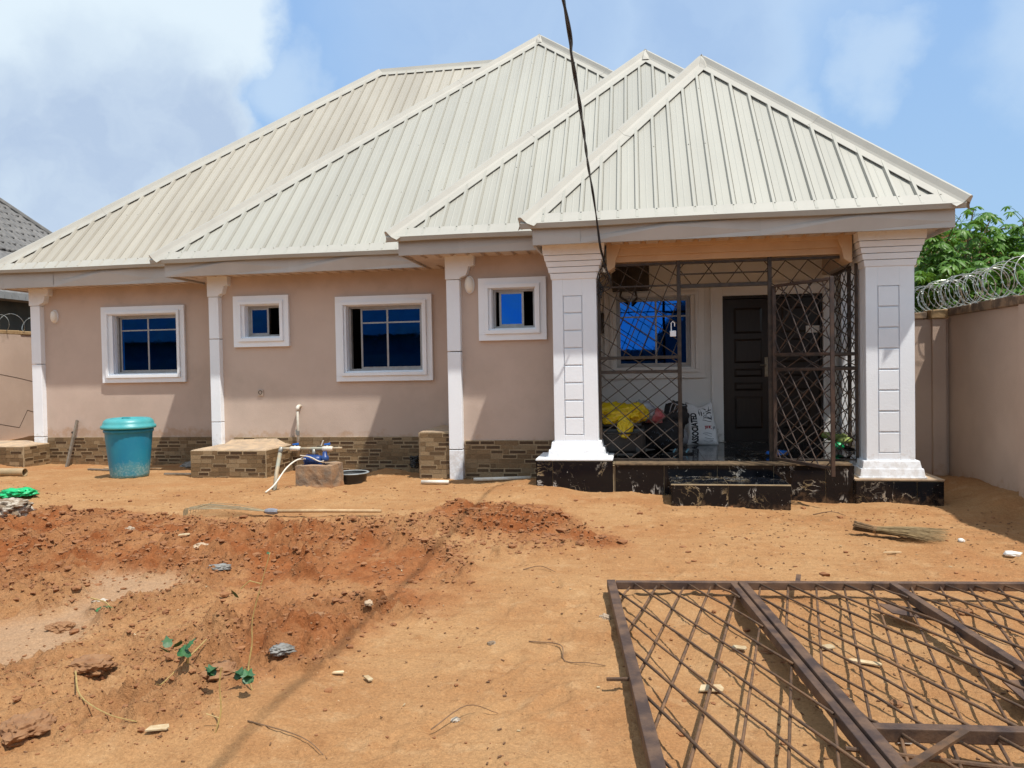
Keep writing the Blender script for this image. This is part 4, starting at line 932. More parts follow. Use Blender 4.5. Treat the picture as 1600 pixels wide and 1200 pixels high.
c_ = B(); c_.tube([rp(0, yhip(0)+.02, .06), rp(2.6, yhip(2.6)+.02, .065), rp(5.2, yhip(5.2)+.02, .07)], .075, 8); build('hip_cap', c_, m_nbroof, nroof)
g_ = B(); y = 9.0
while y < 21.8:
    g_.add([(ex+.06, y, ez-.10), (ex+.06, y+.2, ez-.10), (ex+.04, y+.2, ez+.06), (ex+.04, y, ez+.06), (ex-.5, y, ez-.09), (ex-.5, y+.2, ez-.09)], [(0,1,2,3), (0,4,5,1)]); y += .205
build('eave_sheet', g_, m_zinc, nb)
# cream building behind the trees
cb = thing('cream_building', 'small cream building half hidden behind the trees at right', 'building', (8, 20, 0))
b = B(); b.poly_y([(4.8, -.2), (10.8, -.2), (10.8, 3.35), (7.2, 4.60), (4.8, 3.75)], 20, 26); build('wall', b, m_nbcream, cb)
b = B(); b.hexa([(4.5, 19.6, 3.66), (7.2, 19.6, 4.62), (7.2, 26.4, 4.62), (4.5, 26.4, 3.66)], [(4.5, 19.6, 3.74), (7.2, 19.6, 4.70), (7.2, 26.4, 4.70), (4.5, 26.4, 3.74)]); b.hexa([(7.205, 19.6, 4.62), (11.1, 19.6, 3.27), (11.1, 26.4, 3.27), (7.205, 26.4, 4.62)], [(7.205, 19.6, 4.70), (11.1, 19.6, 3.35), (11.1, 26.4, 3.35), (7.205, 26.4, 4.70)]); build('roof', b, m_zinc, cb)
# across the yard, behind the viewer: what the blue panes mirror
fw_ = thing('front_wall', 'rendered wall across the front of the yard, mirrored in the window panes', 'wall', (-4, -5, 0))
b = B(); b.box(-40, 1.0, -5.2, -5.0, -.3, 2.05); build('wall_body', b, m_nbwall, fw_)
oh = thing('opposite_house', 'long low house with a zinc roof across the yard, mirrored in the window panes', 'house', (-16, -9, 0))
b = B(); b.box(-36, -7.0, -14, -8.3, -.3, 3.0); build('wall', b, m_nbwall, oh)
b = B(); b.add([(-37, -7.7, 2.95), (-6.4, -7.7, 2.95), (-9.6, -11.2, 6.4), (-34, -11.2, 6.4), (-37, -14.7, 2.95), (-6.4, -14.7, 2.95)], [(0,1,2,3), (4,3,2,5), (1,5,2), (0,3,4)]); build('roof', b, m_nbwall, oh)
gh = thing('gate_house', 'small gabled gate house across the yard, mirrored in the porch window', 'house', (7, -8, 0))
b = B(); b.poly_y([(1.05, -.2), (8.4, -.2), (8.4, 2.7), (4.7, 7.9), (1.05, 2.7)], -14, -8); build('wall', b, m_nbwall, gh)

# ------------------------------------------------------------------ cassava trees beyond the wall
def leaf_mesh(seed):
    rnd = random.Random(seed); b = B(); n = rnd.choice((6, 7, 7))
    for k in range(n):
        a = -2.2+4.4*k/(n-1)+rnd.uniform(-.1, .1); L = .15*(1-.28*abs(a)/2.2)*rnd.uniform(.85, 1.1); wd = L*.19; dr = rnd.uniform(.35, .75)
        d = Vector((math.cos(a), math.sin(a), 0)); q = Vector((-math.sin(a), math.cos(a), 0)); z = Vector((0,0,-1))
        p0 = Vector((0,0,0)); p1 = d*L*.42+z*L*.42*dr*.35; p2 = d*L*.78+z*L*dr*.62; p3 = d*L*.98+z*L*dr*1.05
        f = Vector((0,0,-.012))
        b.add([p0, p1+q*wd+f, p1, p1-q*wd+f, p2+q*wd*.72+f, p2, p2-q*wd*.72+f, p3], [(0,2,1), (0,3,2), (1,2,5,4), (2,3,6,5), (4,5,7), (5,6,7)])
    me = b.mesh('leaf'); me.materials.append(m_leaf); me.polygons.foreach_set('use_smooth', [True]*len(me.polygons)); return me
LEAVES = [leaf_mesh(k) for k in range(7)]
def cassava(label, x, y, h, spread, nleaf, seed, stems=3, fill=60):
    rnd = random.Random(seed); t = thing('cassava_tree', label, 'tree', (x, y, 0), 'cassava trees beyond the yard wall')
    tips = []; br = B(); tr = B(); tr.tube([(x, y, -.2), (x+.03, y, h*.25), (x, y+.03, h*.42)], [.045, .038, .03], 8); trunk = build('trunk', tr, m_bark, t)
    for s in range(stems):
        a = s*6.28/stems+rnd.uniform(-.5, .5); p = Vector((x, y, h*rnd.uniform(.3, .42))); pts = [p]; top = Vector((x+math.cos(a)*spread*.55, y+math.sin(a)*spread*.45, h*rnd.uniform(.72, .95)))
        for k in range(1, 6): pts.append(p.lerp(top, k/5)+Vector((rnd.uniform(-.05, .05), rnd.uniform(-.05, .05), .10*math.sin(k/5*3.14))))
        bb = B(); bb.tube(pts, [.028, .024, .02, .017, .013, .009], 6); build('branch', bb, m_bark, t); tips.append((pts[-1], 1.0)); tips.append((pts[3], .8))
        for k in range(3):
            a2 = a+rnd.uniform(-1.5, 1.5); q = pts[rnd.choice((3, 4))]; e = q+Vector((math.cos(a2), math.sin(a2), rnd.uniform(.2, 1.0)))*spread*rnd.uniform(.3, .6); e.z = min(e.z, h)
            b2 = B(); b2.tube([q, q.lerp(e, .5)+Vector((0,0,.06)), e], [.012, .009, .006], 5); build('branch', b2, m_bark, t); tips.append((e, .9))
    pet = B(); fillb = B()
    for k in range(nleaf+fill):
        p, wgt = rnd.choice(tips); a = rnd.uniform(0, 6.28); el = rnd.uniform(-.35, .9); L = rnd.uniform(.14, .36)
        q = p-Vector((0,0,rnd.uniform(0, .35))); e = q+Vector((math.cos(a)*math.cos(el), math.sin(a)*math.cos(el), math.sin(el)))*L
        pet.tube([q, q.lerp(e, .6)+Vector((0,0,.03)), e], .0035, 3, False)
        sc = rnd.uniform(.75, 1.2); rot = Matrix.Translation(e-Vector((x, y, 0))) @ Matrix.Rotation(a, 4, 'Z') @ Matrix.Rotation(rnd.uniform(-.2, .55), 4, 'Y') @ Matrix.Rotation(rnd.uniform(-.4, .4), 4, 'X') @ Matrix.Scale(sc, 4)
        me = LEAVES[rnd.randrange(7)]
        if k < nleaf:
            o = bpy.data.objects.new('leaf', me); COL.objects.link(o); o.parent = t; o.matrix_local = rot
        else:
            mw = Matrix.Translation((x, y, 0)) @ rot; fillb.add([mw @ v.co for v in me.vertices], [tuple(p_.vertices) for p_ in me.polygons])
    build('leaf_stalks', pet, m_leaf, t, stuff=True)
    if fillb.v: build('foliage', fillb, m_leaf, t, stuff=True)
    return t
cassava('cassava tree nearest the house, its crown rising just past the roof corner', 4.85, 12.9, 4.05, 1.0, 130, 1, 5, 160)
cassava('cassava tree with bright leaf sprays at the very right edge of the photo', 6.15, 12.8, 4.15, 1.0, 130, 2, 5, 160)
cassava('lower cassava tree filling the gap above the bunched razor wire', 5.05, 12.2, 3.2, .9, 110, 3, 5, 160)
cassava('dense cassava tree behind the middle of the razor wire', 5.6, 13.8, 3.9, 1.1, 100, 4, 5, 200)
cassava('short cassava tree just over the wall behind the loose razor coil', 5.15, 11.0, 2.75, .7, 60, 5, 4, 120)
cassava('cassava tree further off beyond the right wall, partly out of frame', 7.0, 12.2, 3.8, 1.0, 70, 6, 4, 140)
cassava('shaded cassava tree behind the right porch column', 4.35, 13.6, 3.15, .9, 80, 7, 4, 170)
b = B(); rnd = random.Random(5)
for k in range(2600):
    px_, py_ = rnd.uniform(3.6, 9.5), rnd.uniform(13.8, 16.5); h = 2.85+.3*math.sin(px_*1.9)+.3*math.sin(py_*3); p = Vector((px_, py_, rnd.uniform(1.3, h))); a = rnd.uniform(0, 6.28); s = rnd.uniform(.9, 1.6)
    mw = Matrix.Translation(p) @ Matrix.Rotation(a, 4, 'Z') @ Matrix.Rotation(rnd.uniform(-.4, .6), 4, 'Y') @ Matrix.Scale(s, 4); me = LEAVES[k % 7]
    b.add([mw @ v.co for v in me.vertices], [tuple(p_.vertices) for p_ in me.polygons])
o = build('undergrowth', b, m_leaf, stuff=True); tag(o, 'mass of green undergrowth behind the cassava trees', 'undergrowth')

# ------------------------------------------------------------------ tile-clad chambers
def chamber(label, x0, x1, y0, y1, zb, zt, side):
    t = thing('inspection_chamber', label, 'chamber', ((x0+x1)/2, (y0+y1)/2, 0))
    b = B(); b.box(x0+.02, x1-.02, y0+.02, y1, zb, zt-.01); build('chamber_core', b, m_cement, t)
    put_dado([(x0, x1, zb, zt, y0+.02), (y0+.02, y1, zb, zt, 0, dict(axis='x', xface=(x1-.02 if side > 0 else x0+.02), flip=side))], t)
    c = B(); n = 10; V = []; F = []           # cement screed, rounded and uneven
    for i in range(n+1):
        for j in range(7):
            x = x0+.01+(x1-x0-.02)*i/n; y = y0+.01+(y1-y0-.01)*j/6; e = min(i, n-i, j+0)/2.0; V.append((x, y, zt+min(.055, .012+.03*min(e, 1.5))+random.uniform(-.006, .006)))
    for i in range(n):
        for j in range(6): F.append((i*7+j, (i+1)*7+j, (i+1)*7+j+1, i*7+j+1))
    k = len(V)
    edge = [i*7 for i in range(n+1)]+[n*7+j for j in range(1, 7)]
    V += [(V[q][0], V[q][1], zt-.012) for q in edge]
    for m_ in range(len(edge)-1): F.append((k+m_, k+m_+1, edge[m_+1], edge[m_]))
    c.add(V, F); build('cement_cap', c, m_cement, t, smooth=True)
    return t
chamber('brick-tiled chamber with a cement top below the second white pilaster', -6.48, -5.30, 10.35, 11.20, -.2, .355, 1)
chamber('brick-tiled chamber with a cement top at the far left corner of the house', -12.0, -10.42, 11.65, 12.26, -.3, .275, 1)
b = B(); rnd = random.Random(3)
V = [(-6.4, 11.19, .36), (-5.35, 11.19, .36), (-5.35, 11.10, .36), (-6.4, 11.10, .36), (-6.3, 11.195, .44), (-5.55, 11.195, .46)]
b.add(V, [(3,2,5,4), (0,3,4), (2,1,5), (0,4,5,1)]); build('cement_fillet', b, m_cement, house)

# ------------------------------------------------------------------ porch grilles and gate
def clip_line(u0, u1, v0, v1, m, c):       # v = m u + c inside the rectangle
    pts = []
    for u in (u0, u1):
        v = m*u+c
        if v0-1e-6 <= v <= v1+1e-6: pts.append((u, v))
    for v in (v0, v1):
        u = (v-c)/m
        if u0 < u < u1: pts.append((u, v))
    if len(pts) >= 2:
        pts.sort(); a, d = pts[0], pts[-1]
        if math.hypot(a[0]-d[0], a[1]-d[1]) > .04: return a, d
    return None
def lattice(parent, P, u0, u1, v0, v1, ms, sp, r=.0065, off=.006, material=None, ph=(0, 0), n=6):
    for m, s, o_, k in zip(ms, sp, (-off, off), ph):
        ys_ = [v0-m*u0, v0-m*u1, v1-m*u0, v1-m*u1]; c = min(ys_)+s*abs(m)*(.35+k)
        while c < max(ys_):
            q = clip_line(u0, u1, v0, v1, m, c)
            if q:
                (a, e), (f, g) = q; mid = ((a+f)/2, (e+g)/2); b = B(); b.tube([P(a, e, o_), P(mid[0], mid[1], o_+random.uniform(-.004, .004)), P(f, g, o_)], r, n)
                build('bar', b, material or m_gatedark, parent)
            c += s*abs(m)
pg = thing('porch_grille', 'dark iron lattice grille across the porch front, with an open doorway', 'grille', (.5, 9.35, .35))
Pf = lambda u, v, o: Vector((u, 9.35+o, v))
def post(x, z0, z1, wd=.045, y=9.35): b = B(); b.box(x-wd/2, x+wd/2, y-wd/2, y+wd/2, z0, z1); build('post', b, m_gatedark, pg, bevel=.003)
def rail(x0, x1, z, h=.038, y=9.35): b = B(); b.box(x0, x1, y-.018, y+.018, z-h/2, z+h/2); build('rail', b, m_gatedark, pg, bevel=.003)
post(-.435, .35, 2.62, .035); post(.509, .33, 2.73); post(1.548, .33, 2.73); post(2.50, .33, 2.62, .03)
for z in (1.588, 1.418): rail(-.417, .486, z); rail(1.571, 2.485, z)
rail(.532, 1.525, 2.425, .045); rail(-.417, .486, 2.44, .018); rail(-.40, .486, 2.70, .03); rail(.532, 1.525, 2.70, .03); rail(1.571, 2.38, 2.70, .03); rail(.532, 1.525, 2.565, .016); rail(-.417, .486, .365, .02); rail(1.571, 2.485, .365, .02)
lattice(pg, Pf, -.417, .486, .37, 1.40, (-.95, .75), (.245, .245)); lattice(pg, Pf, -.417, .486, 1.607, 2.69, (-.70, 2.4), (.27, .19)); lattice(pg, Pf, -.417, .486, 1.437, 1.569, (-.6, .6), (.45, .45))
lattice(pg, Pf, .532, 1.525, 2.45, 2.69, (-1.3, 1.3), (.34, .34)); lattice(pg, Pf, 1.571, 2.485, .37, 1.40, (-.95, .75), (.245, .245), ph=(.3, .2)); lattice(pg, Pf, 1.571, 2.485, 1.607, 2.69, (-.75, 1.3), (.25, .25)); lattice(pg, Pf, 1.571, 2.485, 1.437, 1.569, (-.6, .6), (.4, .4))
sg = thing('side_grille', 'narrow dark lattice grille closing the right side of the porch', 'grille', (2.74, 10.5, .35))
Ps = lambda u, v, o: Vector((2.72+o, u, v))
for y in (9.62, 10.5, 11.34): b = B(); b.box(2.70, 2.74, y-.02, y+.02, .34, 2.72); build('post', b, m_gatedark, sg)
for z in (.38, 1.42, 1.59, 2.70): b = B(); b.box(2.705, 2.735, 9.64, 11.32, z-.018, z+.018); build('rail', b, m_gatedark, sg)
lattice(sg, Ps, 9.64, 11.32, .40, 1.40, (-.8, .8), (.245, .245)); lattice(sg, Ps, 9.64, 11.32, 1.61, 2.68, (-.8, .8), (.245, .245))
gl = thing('porch_gate', 'iron lattice gate leaf standing open in front of the porch door', 'gate', (1.57, 9.31, .36))
G0 = Vector((1.575, 9.31, 0)); GD = Vector((2.045-1.575, 8.50-9.31, 0)); GL_ = GD.length; GD.normalize(); GN = Vector((GD.y, -GD.x, 0))
Pg = lambda u, v, o: G0+GD*u+GN*(-o)+Vector((0, 0, v-.015*u))
def gbar(u0, v0, u1, v1, wx=.04, nm='rail'): b = B(); b.bar(Pg(u0, v0, 0), Pg(u1, v1, 0), wx, wx*.8); build(nm, b, m_iron, gl, bevel=.003)
gbar(.02, .37, .02, 2.39, nm='stile'); gbar(GL_-.02, .30, GL_-.02, 2.41, nm='stile'); gbar(.04, 2.385, GL_-.04, 2.385); gbar(.04, .385, GL_-.04, .385); gbar(.04, 1.60, GL_-.04, 1.60, .03); gbar(.04, 1.43, GL_-.04, 1.43, .03)
lattice(gl, Pg, .04, GL_-.04, .40, 1.42, (-1.55, .9), (.20, .23), .0065, .006, m_iron); lattice(gl, Pg, .04, GL_-.04, 1.615, 2.37, (-2.0, .95), (.21, .25), .0065, .006, m_iron); lattice(gl, Pg, .04, GL_-.04, 1.445, 1.585, (-.5, .5), (.5, .5), .0055, .006, m_iron)
b = B(); b.box(.40, .47, 9.30, 9.325, 1.83, 1.90); pk = solo('padlock', b, m_white, 'small pale padlock hanging open on the porch grille beside the post', 'padlock', (.435, 9.31, 1.86), bevel=.006)
b = B(); b.tube([(.415, 9.312, 1.90), (.415, 9.312, 1.99), (.435, 9.312, 2.01), (.455, 9.312, 1.99), (.455, 9.312, 1.95)], .006, 8); build('shackle', b, m_white, pk)
b = B(); b.box(2.40, 2.605, YP+.028, YP+.032, 1.92, 2.02); solo('paper_notice', b, m_paper, 'blank white paper stuck on the right leaf of the dark door', 'paper', (2.5, YP+.03, 1.95))
mb = thing('meter_box', 'dark louvred electric meter box under the beam at the left of the porch', 'meter box', (-.03, 11.38, 2.5))
b = B(); b.box(-.33, .20, 11.28, YP-.002, 2.58, 2.97); build('box_body', b, m_boxmetal, mb, bevel=.006)
for i in range(7): b = B(); b.box(-.29+.04*i, -.27+.04*i, 11.255, 11.279, 2.62, 2.92); build('louvre', b, m_boxmetal, mb)
for q in ([(-.2, 11.35, 2.58), (-.22, 11.35, 2.50), (-.10, 11.38, 2.42)], [(0, 11.35, 2.58), (.02, 11.34, 2.47), (-.05, 11.4, 2.4)]): b = B(); b.tube(q, .018, 6); build('lead', b, m_boxmetal, mb)
b = B(); b.box(-.60, -.47, YP-.04, YP-.002, 1.98, 2.28); solo('fuse_box', b, m_boxmetal, 'small dark fuse box on the porch wall left of the window', 'fuse box', (-.53, YP-.02, 2.1))

# ------------------------------------------------------------------ overhead cable
cp = [(-.36, -6, 3.36), (-.345, 0, 3.385), (-.347, 4.02, 3.40), (-.367, 4.78, 3.41), (-.381, 5.59, 3.415), (-.402, 6.4, 3.43), (-.44, 7.6, 3.47), (-.437, 8.25, 3.38), (-.420, 8.56, 3.20), (-.400, 8.655, 3.0), (-.380, 8.70, 2.83), (-.360, 8.84, 2.74), (-.34, 9.0, 2.68)]
def smooth(pts, n=6):
    P = [Vector(p) for p in pts]; P = [P[0]*2-P[1]]+P+[P[-1]*2-P[-2]]; out = []
    for i in range(1, len(P)-2):
        for k in range(n):
            t = k/n; out.append(.5*((2*P[i])+(-P[i-1]+P[i+1])*t+(2*P[i-1]-5*P[i]+4*P[i+1]-P[i+2])*t*t+(-P[i-1]+3*P[i]-3*P[i+1]+P[i+2])*t**3))
    out.append(P[-2]); return out
cs = smooth(cp, 40)
cbl = thing('power_cable', 'black twisted power cable dropping from overhead to the left porch column', 'cable', (-.34, 9.0, 2.68))
for ph in (0, math.pi):
    b = B(); pts = []
    L = 0
    for i, p in enumerate(cs):
        if i: L += (cs[i]-cs[i-1]).length
        t = L*2*math.pi/1.3+ph; pts.append(p+Vector((math.cos(t)*.006, 0, math.sin(t)*.006)))
    b.tube(pts, .0078, 7); build('strand', b, m_cable, cbl)
b = B()
for k in range(5):
    a = k*1.3; b.tube(smooth([(-.34, 9.0, 2.68), (-.40+.03*k, 9.05, 2.62-.05*k), (-.44, 9.1+.02*k, 2.52-.04*k), (-.38+.02*math.sin(a), 9.12, 2.42-.03*k), (-.42, 9.2, 2.50)], 5), .006, 5)
build('slack_end', b, m_cable, cbl)
b = B(); b.box(-.37, -.32, 9.02, 9.07, 2.585, 2.64); build('clamp', b, m_pvc, cbl)

# ------------------------------------------------------------------ waste bin
bn = thing('waste_bin', 'turquoise plastic dustbin with a domed lid standing on bare earth', 'bin', (-7.36, 10.20, gz(-7.36, 10.2)))
z0 = gz(-7.36, 10.05)-.01; cx, cy = -7.36, 10.20
b = B(); prof = [(.02, 0), (.235, 0), (.255, .015), (.262, .05)]+[(.262+.062*t, .05+.66*t) for t in (.2, .4, .6, .8, .9)]+[(.323, .66), (.335, .665), (.337, .70), (.322, .705), (.325, .735), (.30, .735), (.29, .6), (.25, .04), (.02, .03)]
b.lathe([(r, z0+h) for r, h in prof], cx, cy, 56)
V = []
for i, (x, y, z) in enumerate(b.v):       # shallow vertical flutes
    a = math.atan2(y-cy, x-cx); f = 1+.006*math.cos(a*28)*(1 if .06 < z-z0 < .64 else 0); V.append((cx+(x-cx)*f, cy+(y-cy)*f, z))
b.v = V; build('bin_body', b, m_bin, bn, smooth=True)
b = B(); b.lathe([(.325, z0+.715), (.365, z0+.715), (.372, z0+.73), (.368, z0+.76), (.348, z0+.765), (.342, z0+.80), (.325, z0+.835), (.29, z0+.86), (.24, z0+.868), (.22, z0+.862), (.19, z0+.842), (.02, z0+.838), (.0, z0+.838)], cx, cy, 48); build('lid', b, m_binlid, bn, smooth=True)
b = B(); b.tube([(cx-.07, cy-.05, z0+.842), (cx-.06, cy-.05, z0+.872), (cx+.06, cy-.05, z0+.872), (cx+.07, cy-.05, z0+.842)], .012, 8); build('lid_handle', b, m_binlid, bn)

# ------------------------------------------------------------------ pump block and standpipe
cbk = thing('pump_block', 'earth-stained concrete block carrying the blue pump', 'block', (-4.05, 9.35, 0))
bm = bmesh.new(); bmesh.ops.create_cube(bm, size=1.0); bmesh.ops.subdivide_edges(bm, edges=bm.edges[:], cuts=7, use_grid_fill=True)
for v in bm.verts:
    p = Vector((-4.05+v.co.x*.46*(1.04-.06*v.co.z), 9.36+v.co.y*.44, .06+v.co.z*.47)); nz = mnoise.noise(p*7)*.018+mnoise.noise(p*22)*.008; d = (v.co.normalized()); v.co = p+d*nz-Vector(OFF[cbk])
me = bpy.data.meshes.new('block_body'); bm.to_mesh(me); bm.free(); link('block_body', me, m_concrete, cbk)
pu = thing('water_pump', 'small blue water pump lying on the concrete block', 'pump', (-4.12, 9.33, .30))
b = B(); b.lathe([(0, -.02), (.055, -.02), (.07, .0), (.072, .10), (.066, .19), (.045, .21), (0, .21)], 0, 0, 20); b.v = [(-4.22+z, 9.33+y, .355+x*.85) for x, y, z in b.v]; pb = build('pump_body', b, m_blue, pu, smooth=True)
b = B()
for k in range(8):
    b.lathe([(.069, 0), (.078, 0), (.078, .006), (.069, .006)], 0, 0, 16); 
    for i in range(len(b.v)-64, len(b.v)): x, y, z = b.v[i]; b.v[i] = (-4.21+z+.02*k, 9.33+y, .355+x*.85)
build('cooling_fins', b, m_blue, pb, stuff=True)
b = B(); b.lathe([(0, 0), (.045, 0), (.052, .03), (.045, .07), (.03, .075), (.028, .12), (.022, .125), (0, .125)], -3.965, 9.33, 16); b.v = [(x, y, z+.335) for x, y, z in b.v]; build('outlet', b, m_blue, pu, smooth=True)
b = B(); b.box(-4.23, -3.99, 9.28, 9.38, .285, .31); build('foot', b, m_blue, pu)
b = B(); b.tube(smooth([(-4.28, 9.25, .37), (-4.18, 9.24, .41), (-4.05, 9.24, .36), (-3.96, 9.25, .33)], 6), .007, 6); b.tube(smooth([(-4.26, 9.24, .42), (-4.12, 9.23, .40), (-4.0, 9.23, .345), (-3.94, 9.24, .35)], 6), .007, 6); build('power_lead', b, m_pvcwhite, pu)
tp = thing('standpipe', 'grey plastic water pipe with two blue handled valves above the pump', 'pipework', (-4.4, 9.35, 0))
b = B(); b.tube([(-4.56, 9.35, .492), (-4.43, 9.35, .492)], .021, 10); b.tube([(-4.32, 9.35, .492), (-3.98, 9.35, .497)], .021, 10); b.tube([(-3.9, 9.35, .499), (-3.74, 9.35, .502)], .016, 10); build('cross_pipe', b, m_pvcgreen, tp, smooth=True)
for x, hx in ((-4.375, -4.36), (-3.935, -3.93)):
    v = B(); v.tube([(x-.07, 9.35, .495), (x-.055, 9.35, .495), (x-.05, 9.35, .495), (x+.05, 9.35, .495), (x+.055, 9.35, .495), (x+.07, 9.35, .495)], [.027, .027, .033, .033, .027, .027], 12); v.tube([(x, 9.35, .49), (x, 9.35, .545)], .014, 8); vv = build('valve', v, m_pvcwhite, tp, smooth=True)
    h = B(); h.hexa([(hx-.045, 9.335, .54), (hx+.03, 9.335, .54), (hx+.03, 9.365, .54), (hx-.045, 9.365, .54)], [(hx-.05, 9.335, .556), (hx+.03, 9.335, .57), (hx+.03, 9.365, .57), (hx-.05, 9.365, .556)]); build('handle', h, m_blueplastic, vv, bevel=.004)
b = B(); b.tube([(-4.56, 9.35, .515), (-4.575, 9.34, .47), (-4.58, 9.335, .42)], [.028, .03, .028], 10); build('elbow', b, m_steel, tp, smooth=True)
b = B(); b.tube([(-4.58, 9.335, .44), (-4.53, 9.12, .2), (-4.48, 8.95, -.03)], .026, 10); build('leg_pipe', b, m_pvcgreen, tp, smooth=True)
b = B(); b.tube([(-4.12, 9.35, .49), (-4.12, 9.34, .40)], .024, 10); build('tee', b, m_steel, tp, smooth=True)
b = B(); b.tube([(-4.02, 9.35, .53), (-3.99, 9.35, .60)], .008, 6); build('spigot_lever', b, m_pvcwhite, tp)
hs = B(); hs.tube(smooth([(-4.20, 9.27, .37), (-4.30, 9.22, .36), (-4.38, 9.08, .27), (-4.43, 8.86, .10), (-4.47, 8.70, gz(-4.47, 8.7)+.01)], 8), .0105, 8); solo('white_hose', hs, m_pvcwhite, 'thin white hose bending from the pump down to the ground', 'hose', (-4.35, 9.0, 0), smooth=True)
rs = thing('riser_pipe', 'thin grey riser pipe with a white elbow going up the beige wall', 'pipe', (-5.15, 11.12, 0))
b = B(); b.tube([(-5.15, 11.12, .22), (-5.153, 11.12, .90)], .019, 10); build('pipe', b, m_pvc, rs, smooth=True)
b = B(); b.tube([(-5.153, 11.12, .89), (-5.153, 11.125, .94), (-5.15, 11.15, .955), (-5.15, 11.215, .955)], [.026, .029, .027, .025], 10); build('elbow', b, m_pvcwhite, rs, smooth=True)
b = B(); b.tube([(-5.151, 11.12, .51), (-5.151, 11.12, .58)], .024, 10); b.box(-5.185, -5.165, 11.10, 11.14, .52, .60); build('coupling', b, m_steel, rs)
b = B(); bz = gz(-3.80, 9.78)-.015; b.lathe([(.0, bz), (.165, bz), (.17, bz+.02), (.205, bz+.15), (.207, bz+.155), (.195, bz+.155), (.16, bz+.03), (0, bz+.03)], -3.78, 9.80, 36)
bs = solo('wash_basin', b, m_basin, 'black plastic basin with a grey rim sitting on the earth by the block', 'basin', (-3.78, 9.80, bz), smooth=True)
b = B(); b.lathe([(.192, bz+.150), (.222, bz+.150), (.226, bz+.160), (.212, bz+.168), (.19, bz+.160)], -3.78, 9.80, 36); build('rim', b, m_basinrim, bs, smooth=True)

# crumpled soft things --------------------------------------------------
def blob(name, c, r, material, parent=None, amp=.25, fr=3.0, seed=0, sub=3, sharp=0.0, flat=None, power=1.0):
    bm = bmesh.new(); bmesh.ops.create_icosphere(bm, subdivisions=sub, radius=1.0)
    for v in bm.verts:
        p = v.co.copy(); q = p*fr+Vector((seed*5.3, seed*1.7, seed*.9)); d = mnoise.noise(q)*amp+mnoise.noise(q*2.7)*amp*.45
        if sharp: d += sharp*(.42*(1-abs(mnoise.noise(q*1.3)*2.2))+.26*(1-abs(mnoise.noise(q*2.9)*2.2))+.13*(1-abs(mnoise.noise(q*6.1)*2.2))-.35)
        if power != 1: p = Vector([math.copysign(abs(t)**power, t) for t in p])
        v.co = Vector((p.x*r[0], p.y*r[1], p.z*r[2]))*(1+d)
        if flat is not None and v.co.z < -flat: v.co.z = -flat+(v.co.z+flat)*.08
    off = OFF[parent] if parent is not None else Vector((0,0,0))
    for v in bm.verts: v.co += Vector(c)-off
    me = bpy.data.meshes.new(name); bm.to_mesh(me); bm.free(); return link(name, me, material, parent, smooth=True)
def blob_thing(name, label, cat, c, r, material, **kw):
    t = thing(name, label, cat, (c[0], c[1], c[2]-r[2])); o = blob(name+'_body', c, r, material, t, **kw); return t
gbx = thing('generator', 'black boxy generator on the porch floor under a yellow sheet', 'generator', (-.10, 9.9, .36))
b = B(); b.box(-.50, .10, 9.62, 10.2, .40, .72); build('housing', b, m_black, gbx, bevel=.04)
b = B(); b.box(-.46, .06, 9.66, 10.15, .722, .78); build('tank', b, m_black, gbx, bevel=.03)
for x in (-.40, .0): 
    b = B(); b.tube([(x-.02, 9.66, .43), (x+.03, 9.66, .43)], .07, 16); build('wheel', b, m_black, gbx)
b = B(); b.tube([(-.38, 9.60, .60), (-.38, 9.56, .66), (.0, 9.56, .66), (.0, 9.60, .60)], .012, 8); build('handle', b, m_black, gbx)
ys = thing('yellow_sheet', 'crumpled bright yellow plastic sheet heaped on the black generator', 'plastic sheet', (-.25, 9.75, .75))
for i, (c, r) in enumerate((((-.26, 9.79, .875), (.30, .19, .135)), ((-.02, 9.74, .90), (.15, .15, .11)), ((-.44, 9.84, .95), (.15, .12, .08)), ((-.15, 9.60, .74), (.085, .04, .13)))): blob('fold', c, r, m_yellow, ys, amp=.20, fr=1.5, seed=i+3, sub=5, sharp=.55)
blob_thing('clear_bag', 'cloudy clear plastic bag next to the yellow sheet', 'bag', (.07, 10.15, .90), (.15, .14, .13), m_clearbag, amp=.3, fr=3.2, seed=7, sub=4, sharp=.3)
blob_thing('red_bag', 'pink and red printed plastic bag between the clear bag and the black luggage', 'bag', (.20, 10.28, .83), (.15, .12, .10), m_redbag, amp=.3, fr=3, seed=9, sub=4, sharp=.3)
lg = thing('black_luggage', 'big black soft travel bag with pale print on the porch floor', 'bag', (.40, 10.5, .36))
blob('bag_body', (.30, 10.45, .58), (.30, .22, .22), m_blackcloth, lg, amp=.16, fr=2.4, seed=12, sub=4, power=.7)
blob('bag_top', (.52, 10.62, .80), (.17, .15, .20), m_blackcloth, lg, amp=.25, fr=2.8, seed=14, sub=4)
for k in range(3): b = B(); b.tube(smooth([(.43+.05*k, 10.46, .86), (.47+.05*k, 10.43, .98-.02*k), (.56+.04*k, 10.50, .95)], 5), .007, 5); build('strap', b, m_clearbag, lg)
for k in range(10): 
    b = B(); a = k*.9; x = .16+.03*k; zz = .54+.10*math.sin(k*2.3); b.tube([(x, 10.225, zz), (x+.02, 10.223, zz+.025), (x+.035, 10.225, zz-.01)], .004, 4); build('print_mark', b, m_inkgrey, lg)
blob_thing('grey_bag', 'small pale grey bag between the black luggage and the white sack', 'bag', (.62, 10.95, .48), (.08, .10, .13), m_clearbag, amp=.15, fr=2.4, seed=17, sub=3)
